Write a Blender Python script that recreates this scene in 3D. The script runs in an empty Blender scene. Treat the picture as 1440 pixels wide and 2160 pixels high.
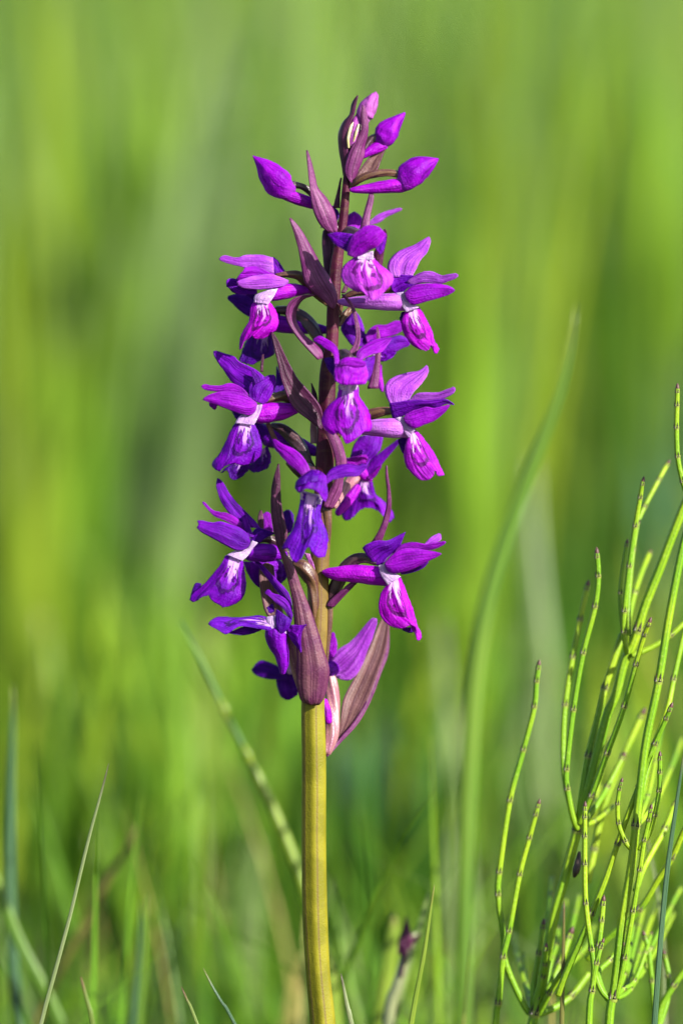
import bpy, math, random
import numpy as np
from mathutils import Vector, noise
random.seed(7); rng = np.random.default_rng(11)
sc = bpy.context.scene
col = sc.collection

# ------------------------------------------------------------------ camera
PITCH = math.radians(6.0)      # the lens looks slightly down into the meadow
FOCUS = 1.2                    # metres to the flower spike
MM = 1e-4                      # one unit of the sketch grid: 0.1 mm at the spike
FWD = Vector((0, math.cos(PITCH), -math.sin(PITCH)))
UP = Vector((0, math.sin(PITCH), math.cos(PITCH)))
CAM = Vector((0, 0, FOCUS*math.sin(PITCH) + 0.150*math.cos(PITCH)))
cd = bpy.data.cameras.new('camera'); cam = bpy.data.objects.new('camera', cd); col.objects.link(cam)
cd.sensor_fit = 'VERTICAL'; cd.sensor_height = 36; cd.sensor_width = 24; cd.lens = 200
cam.location = CAM; cam.rotation_euler = (math.pi/2 - PITCH, 0, 0)
cd.clip_start = 0.05; cd.clip_end = 500
cd.dof.use_dof = True; cd.dof.focus_distance = FOCUS - 0.003; cd.dof.aperture_fstop = 5.6
sc.camera = cam

# ------------------------------------------------------------------ sky, sun, exposure
SUN_EL, SUN_AZ = math.radians(31), math.radians(53)    # azimuth measured from behind the camera to the right
to_sun = Vector((math.sin(SUN_AZ)*math.cos(SUN_EL), -math.cos(SUN_AZ)*math.cos(SUN_EL), math.sin(SUN_EL)))
w = bpy.data.worlds.new('World'); sc.world = w; w.use_nodes = True
nt = w.node_tree; bg = nt.nodes['Background']
sky = nt.nodes.new('ShaderNodeTexSky'); sky.sky_type = 'NISHITA'; sky.sun_disc = False
sky.sun_elevation = SUN_EL; sky.sun_rotation = math.atan2(to_sun.x, to_sun.y)
nt.links.new(sky.outputs[0], bg.inputs[0]); bg.inputs[1].default_value = 0.085
sl = bpy.data.lights.new('sun', 'SUN'); sl.energy = 5.0; sl.angle = math.radians(0.53); sl.color = (1, 0.955, 0.88)
so = bpy.data.objects.new('sun', sl); col.objects.link(so)
so.rotation_euler = to_sun.to_track_quat('Z', 'Y').to_euler(); so.location = (2, -2, 3)
sc.view_settings.view_transform = 'Standard'; sc.view_settings.look = 'None'
sc.view_settings.gamma = 1; sc.view_settings.use_curve_mapping = False
sc.view_settings.exposure = 1.80
sc.render.engine = 'CYCLES'
sc.cycles.use_denoising = True
sc.cycles.max_bounces = 8; sc.cycles.transmission_bounces = 6; sc.cycles.diffuse_bounces = 4

# ------------------------------------------------------------------ materials
def mat(name):
    m = bpy.data.materials.new(name); m.use_nodes = True
    t = m.node_tree
    for n in list(t.nodes): t.nodes.remove(n)
    return m, t
def N(t, typ, **kw):
    n = t.nodes.new(typ)
    for k, v in kw.items():
        if k.startswith('i_'):
            key = k[2:]
            key = int(key) if key.isdigit() else key.replace('_', ' ')
            n.inputs[key].default_value = v
        else: setattr(n, k, v)
    return n
def L(t, a, b): t.links.new(a, b)
def math_(t, op, a, b=None, c=None, clamp=False):
    n = t.nodes.new('ShaderNodeMath'); n.operation = op; n.use_clamp = clamp
    for i, v in enumerate((a, b, c)):
        if v is None: continue
        if isinstance(v, (int, float)): n.inputs[i].default_value = v
        else: t.links.new(v, n.inputs[i])
    return n.outputs[0]
def mixc(t, fac, a, b, mode='MIX'):
    n = t.nodes.new('ShaderNodeMix'); n.data_type = 'RGBA'; n.blend_type = mode
    for s, v in ((0, fac), (6, a), (7, b)):
        if hasattr(v, 'links') or hasattr(v, 'is_linked'): t.links.new(v, n.inputs[s])
        elif s == 0: n.inputs[0].default_value = v
        else: n.inputs[s].default_value = (*v, 1) if len(v) == 3 else v
    return n.outputs[2]
def ramp(t, v, p0, p1):
    n = t.nodes.new('ShaderNodeMapRange'); n.interpolation_type = 'SMOOTHSTEP'
    t.links.new(v, n.inputs[0]); n.inputs[1].default_value = p0; n.inputs[2].default_value = p1
    return n.outputs[0]
def uv(t):
    tc = t.nodes.new('ShaderNodeTexCoord'); sp = t.nodes.new('ShaderNodeSeparateXYZ')
    t.links.new(tc.outputs['UV'], sp.inputs[0])
    return tc, sp.outputs[0], sp.outputs[1]
def stretch_noise(t, vec, sx, sy, scale=1.0, detail=3):
    mp = N(t, 'ShaderNodeMapping'); mp.inputs['Scale'].default_value = (sx, sy, 1)
    oi = N(t, 'ShaderNodeObjectInfo')
    cb = N(t, 'ShaderNodeCombineXYZ'); L(t, math_(t, 'MULTIPLY', oi.outputs['Random'], 57.0), cb.inputs[0]); L(t, math_(t, 'MULTIPLY', oi.outputs['Random'], 23.0), cb.inputs[1])
    L(t, vec, mp.inputs[0]); L(t, cb.outputs[0], mp.inputs['Location'])
    nz = N(t, 'ShaderNodeTexNoise', i_Scale=scale, i_Detail=detail); L(t, mp.outputs[0], nz.inputs['Vector'])
    return nz.outputs[0]
def obj_noise(t, tc, scale, detail=2):
    nz = N(t, 'ShaderNodeTexNoise', i_Scale=scale, i_Detail=detail); L(t, tc.outputs['Object'], nz.inputs['Vector'])
    return nz.outputs[0]
def surface(t, colour, trans=0.35, rough=0.5, spec=0.4, bump=None, bump_d=0.0001, trans_tint=None, sheen=0.0):
    p = N(t, 'ShaderNodeBsdfPrincipled'); L(t, colour, p.inputs['Base Color'])
    p.inputs['Roughness'].default_value = rough; p.inputs['Specular IOR Level'].default_value = spec
    if sheen: p.inputs['Sheen Weight'].default_value = sheen; p.inputs['Sheen Roughness'].default_value = 0.4
    out = N(t, 'ShaderNodeOutputMaterial')
    if bump is not None:
        b = N(t, 'ShaderNodeBump', i_Distance=bump_d, i_Strength=1.0); L(t, bump, b.inputs['Height']); L(t, b.outputs[0], p.inputs['Normal'])
    if trans > 0:
        tr = N(t, 'ShaderNodeBsdfTranslucent')
        if trans_tint: L(t, mixc(t, 1.0, colour, trans_tint, 'MULTIPLY'), tr.inputs[0])
        else: L(t, colour, tr.inputs[0])
        ms = N(t, 'ShaderNodeMixShader'); ms.inputs[0].default_value = trans
        L(t, p.outputs[0], ms.inputs[1]); L(t, tr.outputs[0], ms.inputs[2]); L(t, ms.outputs[0], out.inputs[0])
    else: L(t, p.outputs[0], out.inputs[0])
    return p

def petal_mat(name, a, b, pale=(0.42, 0.2, 0.5), base_pale=0.35, trans=0.42):
    a, b = tuple(x*.80 for x in a), tuple(x*.80 for x in b); pale = tuple(x*.82 for x in pale)
    m, t = mat(name); tc, u, v = uv(t)
    veins = stretch_noise(t, tc.outputs['UV'], 16, 1.6, 1.0, 3)
    blot = obj_noise(t, tc, 260, 3); fine = obj_noise(t, tc, 2600, 2)
    c = mixc(t, ramp(t, blot, 0.35, 0.66), a, b)
    c = mixc(t, math_(t, 'MULTIPLY', ramp(t, veins, 0.50, 0.64), 0.65), c, tuple(x*0.40 for x in a))
    c = mixc(t, math_(t, 'MULTIPLY', ramp(t, veins, 0.42, 0.30), 0.35), c, pale)
    c = mixc(t, math_(t, 'MULTIPLY', ramp(t, fine, 0.56, 0.75), 0.25), c, pale)
    edge = ramp(t, math_(t, 'ABSOLUTE', math_(t, 'SUBTRACT', u, 0.5)), 0.44, 0.50)  # light caught on the petal edge, painted as a paler rim
    c = mixc(t, math_(t, 'MULTIPLY', edge, 0.45), c, pale)
    c = mixc(t, math_(t, 'MULTIPLY', ramp(t, v, 0.22, 0.0), base_pale), c, pale)
    h = math_(t, 'ADD', math_(t, 'MULTIPLY', veins, 1.6), fine)
    surface(t, c, trans, 0.45, 0.10, h, 0.00019)
    return m
def lip_mat(name, a, b, pale=(0.56, 0.31, 0.64), dark=(0.075, 0.001, 0.14), amount=1.0, seed=0.0):
    a, b = tuple(x*.76 for x in a), tuple(x*.76 for x in b); dark = (a[0]*.20, 0.0, a[2]*.20)
    m, t = mat(name); tc, u, v = uv(t)
    uu = math_(t, 'SUBTRACT', math_(t, 'MULTIPLY', u, 2.0), 1.0)
    mp = N(t, 'ShaderNodeMapping'); mp.inputs['Location'].default_value = (seed, seed*1.7, 0); mp.inputs['Scale'].default_value = (5, 4, 1)
    L(t, tc.outputs['UV'], mp.inputs[0])
    nz = N(t, 'ShaderNodeTexNoise', i_Scale=1.0, i_Detail=2); L(t, mp.outputs[0], nz.inputs[0])
    wob = math_(t, 'MULTIPLY', math_(t, 'SUBTRACT', nz.outputs[0], 0.5), 0.42)
    uw = math_(t, 'ADD', uu, wob); vw = math_(t, 'ADD', v, math_(t, 'MULTIPLY', wob, 0.5))
    au = math_(t, 'ABSOLUTE', uw)
    veins = stretch_noise(t, tc.outputs['UV'], 20, 2.2, 1.0, 3)
    blot = obj_noise(t, tc, 300, 3); fine = obj_noise(t, tc, 2600, 2)
    c = mixc(t, ramp(t, blot, 0.35, 0.66), a, b)
    c = mixc(t, math_(t, 'MULTIPLY', ramp(t, veins, 0.5, 0.64), 0.55), c, tuple(x*0.42 for x in a))
    c = mixc(t, math_(t, 'MULTIPLY', ramp(t, fine, 0.62, 0.78), 0.22), c, tuple(min(1, x*1.5+.02) for x in b))
    # pale throat running out into streaks
    streak = stretch_noise(t, mp.outputs[0], 2.4, 0.35, 1.0, 1)
    reach = math_(t, 'ADD', math_(t, 'MULTIPLY', streak, 1.0), -0.24)
    pz = math_(t, 'MULTIPLY', ramp(t, math_(t, 'SUBTRACT', reach, v), -0.01, 0.04), ramp(t, au, 0.58, 0.40))
    mid = math_(t, 'MULTIPLY', ramp(t, math_(t, 'ABSOLUTE', math_(t, 'SUBTRACT', uw, 0.08)), 0.10, 0.04), ramp(t, v, 0.58, 0.40))
    pz = math_(t, 'MAXIMUM', pz, math_(t, 'MULTIPLY', mid, 0.65))
    c = mixc(t, math_(t, 'MULTIPLY', pz, 0.95*amount), c, pale)
    # dark loops and dashes
    e = math_(t, 'SQRT', math_(t, 'ADD', math_(t, 'POWER', math_(t, 'DIVIDE', uw, 0.50), 2.0),
              math_(t, 'POWER', math_(t, 'DIVIDE', math_(t, 'SUBTRACT', vw, 0.40), 0.33), 2.0)))
    ring = ramp(t, math_(t, 'ABSOLUTE', math_(t, 'SUBTRACT', e, 1.0)), 0.20, 0.10)
    ring = math_(t, 'MULTIPLY', ring, math_(t, 'MULTIPLY', ramp(t, v, 0.16, 0.24), ramp(t, nz.outputs[0], 0.30, 0.42)))
    e2 = math_(t, 'ABSOLUTE', math_(t, 'SUBTRACT', au, 0.24))
    dash = math_(t, 'MULTIPLY', ramp(t, e2, 0.10, 0.05), ramp(t, math_(t, 'SINE', math_(t, 'ADD', math_(t, 'MULTIPLY', vw, 26.0), seed*3)), -0.3, 0.3))
    dash = math_(t, 'MULTIPLY', dash, math_(t, 'MULTIPLY', ramp(t, v, 0.16, 0.22), ramp(t, v, 0.62, 0.52)))
    c = mixc(t, math_(t, 'MULTIPLY', math_(t, 'MAXIMUM', ring, dash), 0.88*amount), c, dark)
    h = math_(t, 'ADD', math_(t, 'MULTIPLY', veins, 1.6), fine)
    surface(t, c, 0.40, 0.42, 0.10, h, 0.00019)
    return m
def bract_mat(name, a, b, dark, trans=0.18, dots=False):
    a, b, dark = [(x[0]*.78, x[1]*.70, x[2]*.86) for x in (a, b, dark)]
    m, t = mat(name); tc, u, v = uv(t)
    veins = stretch_noise(t, tc.outputs['UV'], 11, 0.9, 1.0, 2)
    blot = obj_noise(t, tc, 330, 3); fine = obj_noise(t, tc, 2400, 2)
    c = mixc(t, ramp(t, blot, 0.33, 0.67), a, b)
    c = mixc(t, math_(t, 'MULTIPLY', ramp(t, veins, 0.49, 0.60), 0.75), c, dark)
    mid = ramp(t, math_(t, 'ABSOLUTE', math_(t, 'SUBTRACT', u, 0.5)), 0.045, 0.02)
    c = mixc(t, math_(t, 'MULTIPLY', mid, 0.55), c, dark)
    edge = ramp(t, math_(t, 'ABSOLUTE', math_(t, 'SUBTRACT', u, 0.5)), 0.42, 0.49)
    c = mixc(t, math_(t, 'MULTIPLY', edge, 0.5), c, (0.085, 0.008, 0.065))
    c = mixc(t, math_(t, 'MULTIPLY', ramp(t, fine, 0.58, 0.78), 0.25), c, tuple(min(1, x*2.0) for x in b))
    if dots:
        vo = N(t, 'ShaderNodeTexVoronoi', i_Scale=520.0); L(t, tc.outputs['Object'], vo.inputs['Vector'])
        c = mixc(t, math_(t, 'MULTIPLY', ramp(t, vo.outputs['Distance'], 0.20, 0.13), 0.9), c, (0.006, 0.004, 0.006))
    h = math_(t, 'ADD', math_(t, 'MULTIPLY', veins, 1.2), fine)
    surface(t, c, trans, 0.48, 0.2, h, 0.00011)
    return m
def tube_mat(name, a, b, stripe, n_str=5, amount=0.7, trans=0.0, spec=0.5):
    m, t = mat(name); tc, u, v = uv(t)
    blot = obj_noise(t, tc, 350, 3); fine = obj_noise(t, tc, 2600, 2)
    c = mixc(t, ramp(t, blot, 0.33, 0.67), a, b)
    s = math_(t, 'SINE', math_(t, 'ADD', math_(t, 'MULTIPLY', u, 6.28318*n_str), math_(t, 'MULTIPLY', v, 3.0)))
    c = mixc(t, math_(t, 'MULTIPLY', ramp(t, s, 0.35, 0.95), amount), c, stripe)
    c = mixc(t, math_(t, 'MULTIPLY', ramp(t, fine, 0.57, 0.75), 0.4), c, tuple(min(1, x*2.0) for x in b))
    surface(t, c, trans, 0.42, spec*.7, fine, 0.00009)
    return m
M = {}
M['petal_magenta'] = petal_mat('petal_magenta', (0.21, 0.0006, 0.38), (0.31, 0.002, 0.50), pale=(0.40, 0.055, 0.56))
M['petal_lilac'] = petal_mat('petal_lilac', (0.31, 0.035, 0.50), (0.40, 0.075, 0.60), pale=(0.52, 0.19, 0.66))
M['petal_violet'] = petal_mat('petal_violet', (0.095, 0.0005, 0.30), (0.17, 0.001, 0.42), pale=(0.24, 0.03, 0.50), base_pale=0.2)  # shaded variant of the magenta: bluish shade put into the base colour
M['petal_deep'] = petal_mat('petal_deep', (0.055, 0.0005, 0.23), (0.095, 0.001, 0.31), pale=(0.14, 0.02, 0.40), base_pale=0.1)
M['bud_pink'] = petal_mat('bud_pink', (0.36, 0.05, 0.36), (0.46, 0.12, 0.46), pale=(0.55, 0.28, 0.55))
M['throat'] = petal_mat('throat', (0.62, 0.42, 0.70), (0.52, 0.28, 0.64), pale=(0.74, 0.58, 0.78), base_pale=0.5)
M['spur_lilac'] = petal_mat('spur_lilac', (0.38, 0.075, 0.52), (0.46, 0.14, 0.60), pale=(0.56, 0.26, 0.66), base_pale=0.0, trans=0.3)
M['spur_magenta'] = petal_mat('spur_magenta', (0.25, 0.0008, 0.38), (0.35, 0.004, 0.49), pale=(0.46, 0.09, 0.58), base_pale=0.0, trans=0.3)
M['spur_violet'] = petal_mat('spur_violet', (0.11, 0.0006, 0.30), (0.18, 0.002, 0.40), pale=(0.27, 0.045, 0.5), base_pale=0.0, trans=0.3)  # spur of the shaded variant, blue of the shade in its colour
LIPM = {k: lip_mat('lip_%s' % k, a, b, seed=s, amount=am) for k, a, b, s, am in (
    ('pink', (0.36, 0.012, 0.50), (0.46, 0.05, 0.60), 0.7, 1.0),
    ('magenta', (0.23, 0.0006, 0.44), (0.33, 0.0015, 0.55), 2.3, 1.0),
    ('bright', (0.33, 0.0006, 0.44), (0.43, 0.0015, 0.54), 4.1, 1.0),
    ('rose', (0.32, 0.001, 0.45), (0.42, 0.012, 0.56), 5.6, 1.0),
    ('violet', (0.105, 0.0005, 0.31), (0.18, 0.001, 0.42), 3.2, 0.9),  # lip of the shaded flowers, shade put into the base colour
    ('blue', (0.095, 0.001, 0.36), (0.16, 0.003, 0.48), 6.9, 1.0),  # bluish tint of a lip in shade, painted into the colour
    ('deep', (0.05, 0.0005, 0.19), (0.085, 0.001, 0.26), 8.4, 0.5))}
M['bract_purple'] = bract_mat('bract_purple', (0.105, 0.014, 0.078), (0.165, 0.042, 0.118), (0.042, 0.002, 0.026))
M['bract_dark'] = bract_mat('bract_dark', (0.048, 0.006, 0.030), (0.085, 0.020, 0.048), (0.018, 0.001, 0.010))
M['bract_spotted'] = bract_mat('bract_spotted', (0.055, 0.007, 0.034), (0.09, 0.022, 0.052), (0.018, 0.002, 0.011), dots=True)
M['bract_tan'] = bract_mat('bract_tan', (0.13, 0.068, 0.050), (0.17, 0.09, 0.075), (0.06, 0.02, 0.03), trans=0.3)
M['bract_grey'] = bract_mat('bract_grey', (0.088, 0.018, 0.052), (0.14, 0.058, 0.066), (0.032, 0.002, 0.018))
M['ovary_brown'] = tube_mat('ovary_brown', (0.050, 0.020, 0.012), (0.078, 0.038, 0.018), (0.030, 0.005, 0.015))
M['ovary_dark'] = tube_mat('ovary_dark', (0.024, 0.008, 0.016), (0.042, 0.018, 0.02), (0.009, 0.002, 0.007))
M['ovary_pink'] = tube_mat('ovary_pink', (0.15, 0.055, 0.075), (0.19, 0.09, 0.09), (0.10, 0.015, 0.06), 4, 0.5)
M['cream'] = tube_mat('cream', (0.26, 0.22, 0.09), (0.34, 0.29, 0.16), (0.1, 0.07, 0.04), 3, 0.6)

def stem_material():
    m, t = mat('stem'); tc, u, v = uv(t)
    blot = obj_noise(t, tc, 200, 3); fine = obj_noise(t, tc, 2600, 2)
    g = math_(t, 'ADD', v, math_(t, 'MULTIPLY', math_(t, 'SUBTRACT', blot, 0.5), 0.10))
    green = mixc(t, ramp(t, blot, 0.35, 0.65), (0.092, 0.086, 0.003), (0.130, 0.118, 0.006))
    mid = mixc(t, ramp(t, blot, 0.3, 0.7), (0.072, 0.042, 0.010), (0.115, 0.078, 0.016))
    top = mixc(t, ramp(t, blot, 0.3, 0.7), (0.024, 0.0008, 0.010), (0.050, 0.005, 0.019))
    c = mixc(t, ramp(t, g, 0.46, 0.56), green, mid)
    c = mixc(t, ramp(t, g, 0.58, 0.72), c, top)
    s = math_(t, 'SINE', math_(t, 'MULTIPLY', math_(t, 'ADD', u, math_(t, 'MULTIPLY', math_(t, 'SUBTRACT', stretch_noise(t, tc.outputs['UV'], 2, 9, 1, 1), 0.5), 0.05)), 6.28318*6))
    line = ramp(t, s, 0.80, 0.99)
    c = mixc(t, math_(t, 'MULTIPLY', line, 0.45), c, (0.050, 0.013, 0.02))
    cells = stretch_noise(t, tc.outputs['UV'], 3, 190, 1, 2)
    c = mixc(t, math_(t, 'MULTIPLY', ramp(t, cells, 0.52, 0.68), 0.12), c, (0.10, 0.075, 0.012))
    c = mixc(t, math_(t, 'MULTIPLY', ramp(t, fine, 0.62, 0.78), 0.18), c, (0.14, 0.06, 0.05))
    surface(t, c, 0, 0.5, 0.12, fine, 0.00008)
    return m
M['stem'] = stem_material()
def blade_mat(name, a, b, tip, trans=0.4, rough=0.42):
    m, t = mat(name); tc, u, v = uv(t)
    st = stretch_noise(t, tc.outputs['UV'], 9, 1.4, 1.0, 2); bl = stretch_noise(t, tc.outputs['UV'], 0.8, 4.0, 1.0, 2)
    c = mixc(t, ramp(t, bl, 0.35, 0.65), a, b)
    c = mixc(t, math_(t, 'MULTIPLY', ramp(t, st, 0.5, 0.64), 0.45), c, tuple(x*0.6 for x in a))
    c = mixc(t, math_(t, 'MULTIPLY', ramp(t, v, 0.91, 0.99), 0.85), c, tip)
    surface(t, c, trans, rough, 0.45, st, 0.00015)
    return m
BM = {'green': blade_mat('blade_green', (0.075, 0.165, 0.010), (0.115, 0.205, 0.014), (0.14, 0.18, 0.03)),
      'lime': blade_mat('blade_lime', (0.14, 0.22, 0.014), (0.18, 0.255, 0.020), (0.20, 0.18, 0.04)),
      'blue': blade_mat('blade_blue', (0.030, 0.090, 0.036), (0.055, 0.125, 0.052), (0.17, 0.18, 0.04)),
      'pale': blade_mat('blade_pale', (0.15, 0.20, 0.07), (0.20, 0.23, 0.11), (0.08, 0.06, 0.04)),
      'brown': blade_mat('blade_brown', (0.10, 0.085, 0.015), (0.13, 0.13, 0.02), (0.14, 0.09, 0.04)),
      'tipped': blade_mat('blade_tipped', (0.11, 0.165, 0.018), (0.15, 0.20, 0.03), (0.16, 0.05, 0.045)),
      'sage': blade_mat('blade_sage', (0.115, 0.175, 0.045), (0.145, 0.205, 0.06), (0.17, 0.2, 0.06))}

# ------------------------------------------------------------------ geometry helpers
def P(x, y, d=0.0):
    """sketch grid (0.1 mm at the spike) + height d towards the lens (same unit) -> world point"""
    dist = FOCUS - d*MM; s = dist/FOCUS
    return CAM + FWD*dist + Vector((1, 0, 0))*((x-720)*MM*s) + UP*((1080-y)*MM*s)
def ground_y(x, d):
    a, b = P(x, 0, d).z, P(x, 1000, d).z
    return 1000*a/(a-b)
def region(x0, y0, s):
    return lambda p: (x0 + p[0]/s, y0 + p[1]/s)
def curve(pts, n):
    """Catmull-Rom through the points, resampled to n points evenly along its length"""
    p = np.asarray(pts, float)
    if len(p) == 1: return np.repeat(p, n, 0)
    if len(p) == 2: return p[0] + (p[1]-p[0])*np.linspace(0, 1, n)[:, None]
    q = np.vstack([2*p[0]-p[1], p, 2*p[-1]-p[-2]]); out = []
    for i in range(1, len(q)-2):
        t = np.linspace(0, 1, 14, endpoint=(i == len(q)-3))[:, None]
        a, b, c, d = q[i-1], q[i], q[i+1], q[i+2]
        out.append(0.5*(2*b + (c-a)*t + (2*a-5*b+4*c-d)*t**2 + (3*b-a-3*c+d)*t**3))
    o = np.vstack(out); s = np.r_[0, np.cumsum(np.linalg.norm(np.diff(o[:, :2], axis=0), axis=1))]
    k = np.linspace(0, s[-1], n)
    return np.stack([np.interp(k, s, o[:, j]) for j in range(o.shape[1])], 1)
def mesh_obj(name, verts, faces, uvs, material, parent=None, origin=Vector((0, 0, 0)), smooth=True):
    me = bpy.data.meshes.new(name)
    me.from_pydata([tuple(Vector(v)-origin) for v in verts], [], faces)
    if uvs is not None:
        ul = me.uv_layers.new(name='UVMap')
        for poly in me.polygons:
            for li, vi in zip(poly.loop_indices, poly.vertices): ul.data[li].uv = uvs[vi]
    for m in (material if isinstance(material, (list, tuple)) else [material]): me.materials.append(m)
    if smooth: me.polygons.foreach_set('use_smooth', [True]*len(me.polygons))
    me.update()
    o = bpy.data.objects.new(name, me); col.objects.link(o)
    if parent is not None: o.parent = parent
    else: o.location = origin
    return o
def tag(o, label=None, cat=None, group=None, kind=None):
    for k, v in (('label', label), ('category', cat), ('group', group), ('kind', kind)):
        if v: o[k] = v
    return o
_seed = [0]
def leaf(parent, name, reg, le, ri, d, material, start=None, end=None, dl=0, dr=0, bulge=0.12, rib=0.03,
         thick=2.0, wav=1.6, ridge=0.0, cren=0.6, nv=24, nu=12, org=None, curl=0.0):
    """a thin curved sheet spanned between its two edges; d = depth at base and tip"""
    _seed[0] += 1; sd = _seed[0]*3.17
    def lift(pts, off, closed):
        out = []
        n = len(pts)
        for i, p in enumerate(pts):
            t = i/(n-1) if n > 1 else 0
            f = math.sin(math.pi*min(1, .2+.8*t)) if closed else 1
            x, y = reg(p)
            out.append((x, y, d[0]+(d[1]-d[0])*t + off*f + (p[2] if len(p) > 2 else 0)))
        return out
    A = curve(lift(le, dl, end is None), nv+1); B = curve(lift(ri, dr, end is None), nv+1)
    if end is None: tipp = (A[-1]+B[-1])/2; A[-1] = tipp - (B[-1]-A[-1])*.15; B[-1] = tipp + (tipp-A[-1])
    def cap(pts, a, b, base):
        if pts is None: return a + (b-a)*np.linspace(0, 1, nu+1)[:, None]
        m = len(pts); q = []
        for i, p in enumerate(pts):
            t = i/max(1, m-1); x, y = reg(p)
            q.append((x, y, a[2]+(b[2]-a[2])*t + (p[2] if len(p) > 2 else 0)))
        c = curve([tuple(a)] + q + [tuple(b)], nu+1); return c
    T = cap(start, A[0], B[0], d[0]); E = cap(end, A[-1], B[-1], d[1])
    G = np.zeros((nv+1, nu+1, 3))
    for i in range(nv+1):
        v = i/nv
        for j in range(nu+1):
            u = j/nu
            G[i, j] = (1-u)*A[i]+u*B[i]+(1-v)*T[j]+v*E[j]-((1-u)*(1-v)*A[0]+u*(1-v)*B[0]+(1-u)*v*A[-1]+u*v*B[-1])
    H = G.copy(); pn = np.array([0, 0, 1.0])
    for i in range(nv+1):
        v = i/nv; wv = G[i, -1]-G[i, 0]; wl = np.linalg.norm(wv)
        tv = G[min(nv, i+1), nu//2]-G[max(0, i-1), nu//2]
        nn = np.cross(wv, tv); ln = np.linalg.norm(nn)
        if ln > 1e-3 and wl > 2:
            nn = nn/ln; nn = -nn if nn[2] < 0 else nn
        else: nn = pn
        pn = nn
        wu = wv/max(wl, 1e-6); wref = max(wl, 6)
        for j in range(nu+1):
            u = j/nu; k = 1-(2*u-1)**2
            off = bulge*wl*k - rib*wl*math.exp(-((u-.5)/.07)**2) - curl*wl*abs(2*u-1)**4
            off += wav*noise.noise(Vector((u*2.2+sd, v*3.5, sd)))*min(1, wref/30)*2
            off += ridge*wl*math.cos(u*2*math.pi*3.5+sd)*math.sin(min(1, v*1.3)*math.pi/2)
            off += wav*0.35*noise.noise(Vector((u*9+sd, v*1.8, sd+9)))
            H[i, j] = G[i, j] + nn*off
            e = abs(2*u-1)
            if e > .99: H[i, j] += wu*cren*(2*u-1)*noise.noise(Vector((v*16, sd, u*7)))*1.6
        if end is not None and i == nv:
            for j in range(nu+1): H[i, j, 1] += cren*2.2*noise.noise(Vector((j*1.9, sd, 3)))
    verts = [P(*H[i, j]) for i in range(nv+1) for j in range(nu+1)]
    uvs = [(j/nu, i/nv) for i in range(nv+1) for j in range(nu+1)]
    W = nu+1
    faces = [(i*W+j, i*W+j+1, (i+1)*W+j+1, (i+1)*W+j) for i in range(nv) for j in range(nu)]
    o = mesh_obj(name, verts, faces, uvs, material, parent, org if org is not None else ORG)
    s = o.modifiers.new('thickness', 'SOLIDIFY'); s.thickness = thick*MM; s.offset = 0
    return o
def tube(parent, name, reg, pts, material, n=14, seg=26, rs=None, ribs=0, ribamp=0.05, flat=1.0, org=None, cap=(1, 1), twist=0.0, wob=0.0, tip=0.9):
    """a tapering round body along a 3-D line; pts = (x, y, d, r); reg maps x, y (r in the same sketch units)"""
    _seed[0] += 1; sd = _seed[0]*1.31
    s0 = reg((0, 0)); s1 = reg((1, 0)); k = s1[0]-s0[0]
    q = [(*reg(p[:2]), p[2], p[3]*k) for p in pts]
    C = curve(q, seg+1)
    c3 = [P(*c[:3]) for c in C]; rr = [c[3]*MM for c in C]
    rings = []; x = Vector((1, 0, 0)); prev = None
    for i in range(seg+1):
        tg = (c3[min(seg, i+1)]-c3[max(0, i-1)]).normalized()
        if prev is None:
            ref = FWD if abs(tg.dot(FWD)) < .9 else UP
            x = (ref - tg*ref.dot(tg)).normalized()
        else: x = (prev - tg*prev.dot(tg)).normalized()
        prev = x; y = tg.cross(x)
        rings.append((c3[i], x, y, tg, rr[i]))
    full = []
    if cap[0]:
        c, x, y, tg, r = rings[0]
        for a in (0.98, 0.8, 0.45): full.append((c - tg*r*tip*a, x, y, tg, r*math.sqrt(max(0, 1-a*a)), 0.0))
    for i, (c, x, y, tg, r) in enumerate(rings): full.append((c, x, y, tg, r, i/seg))
    if cap[1]:
        c, x, y, tg, r = rings[-1]
        for a in (0.45, 0.8, 0.98): full.append((c + tg*r*tip*a, x, y, tg, r*math.sqrt(max(0, 1-a*a)), 1.0))
    verts, uvs, faces = [], [], []
    for (c, x, y, tg, r, v) in full:
        for j in range(n+1):
            a = 2*math.pi*j/n; aa = a + twist*v
            q = r*(1 + (ribamp*math.cos(ribs*aa) if ribs else 0) + (wob*noise.noise(Vector((math.cos(a)*1.2, math.sin(a)*1.2, v*6+sd))) if wob else 0))
            verts.append(c + x*math.cos(a)*q*flat + y*math.sin(a)*q); uvs.append((j/n, v))
    W = n+1
    for i in range(len(full)-1):
        for j in range(n): faces.append((i*W+j, i*W+j+1, (i+1)*W+j+1, (i+1)*W+j))
    faces.append(tuple(range(n-1, -1, -1))); faces.append(tuple((len(full)-1)*W+j for j in range(n)))
    return mesh_obj(name, verts, faces, uvs, material, parent, org if org is not None else ORG)
def empty(name, loc):
    o = bpy.data.objects.new(name, None); o.location = loc; o.empty_display_size = 0.01; col.objects.link(o); return o

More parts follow.
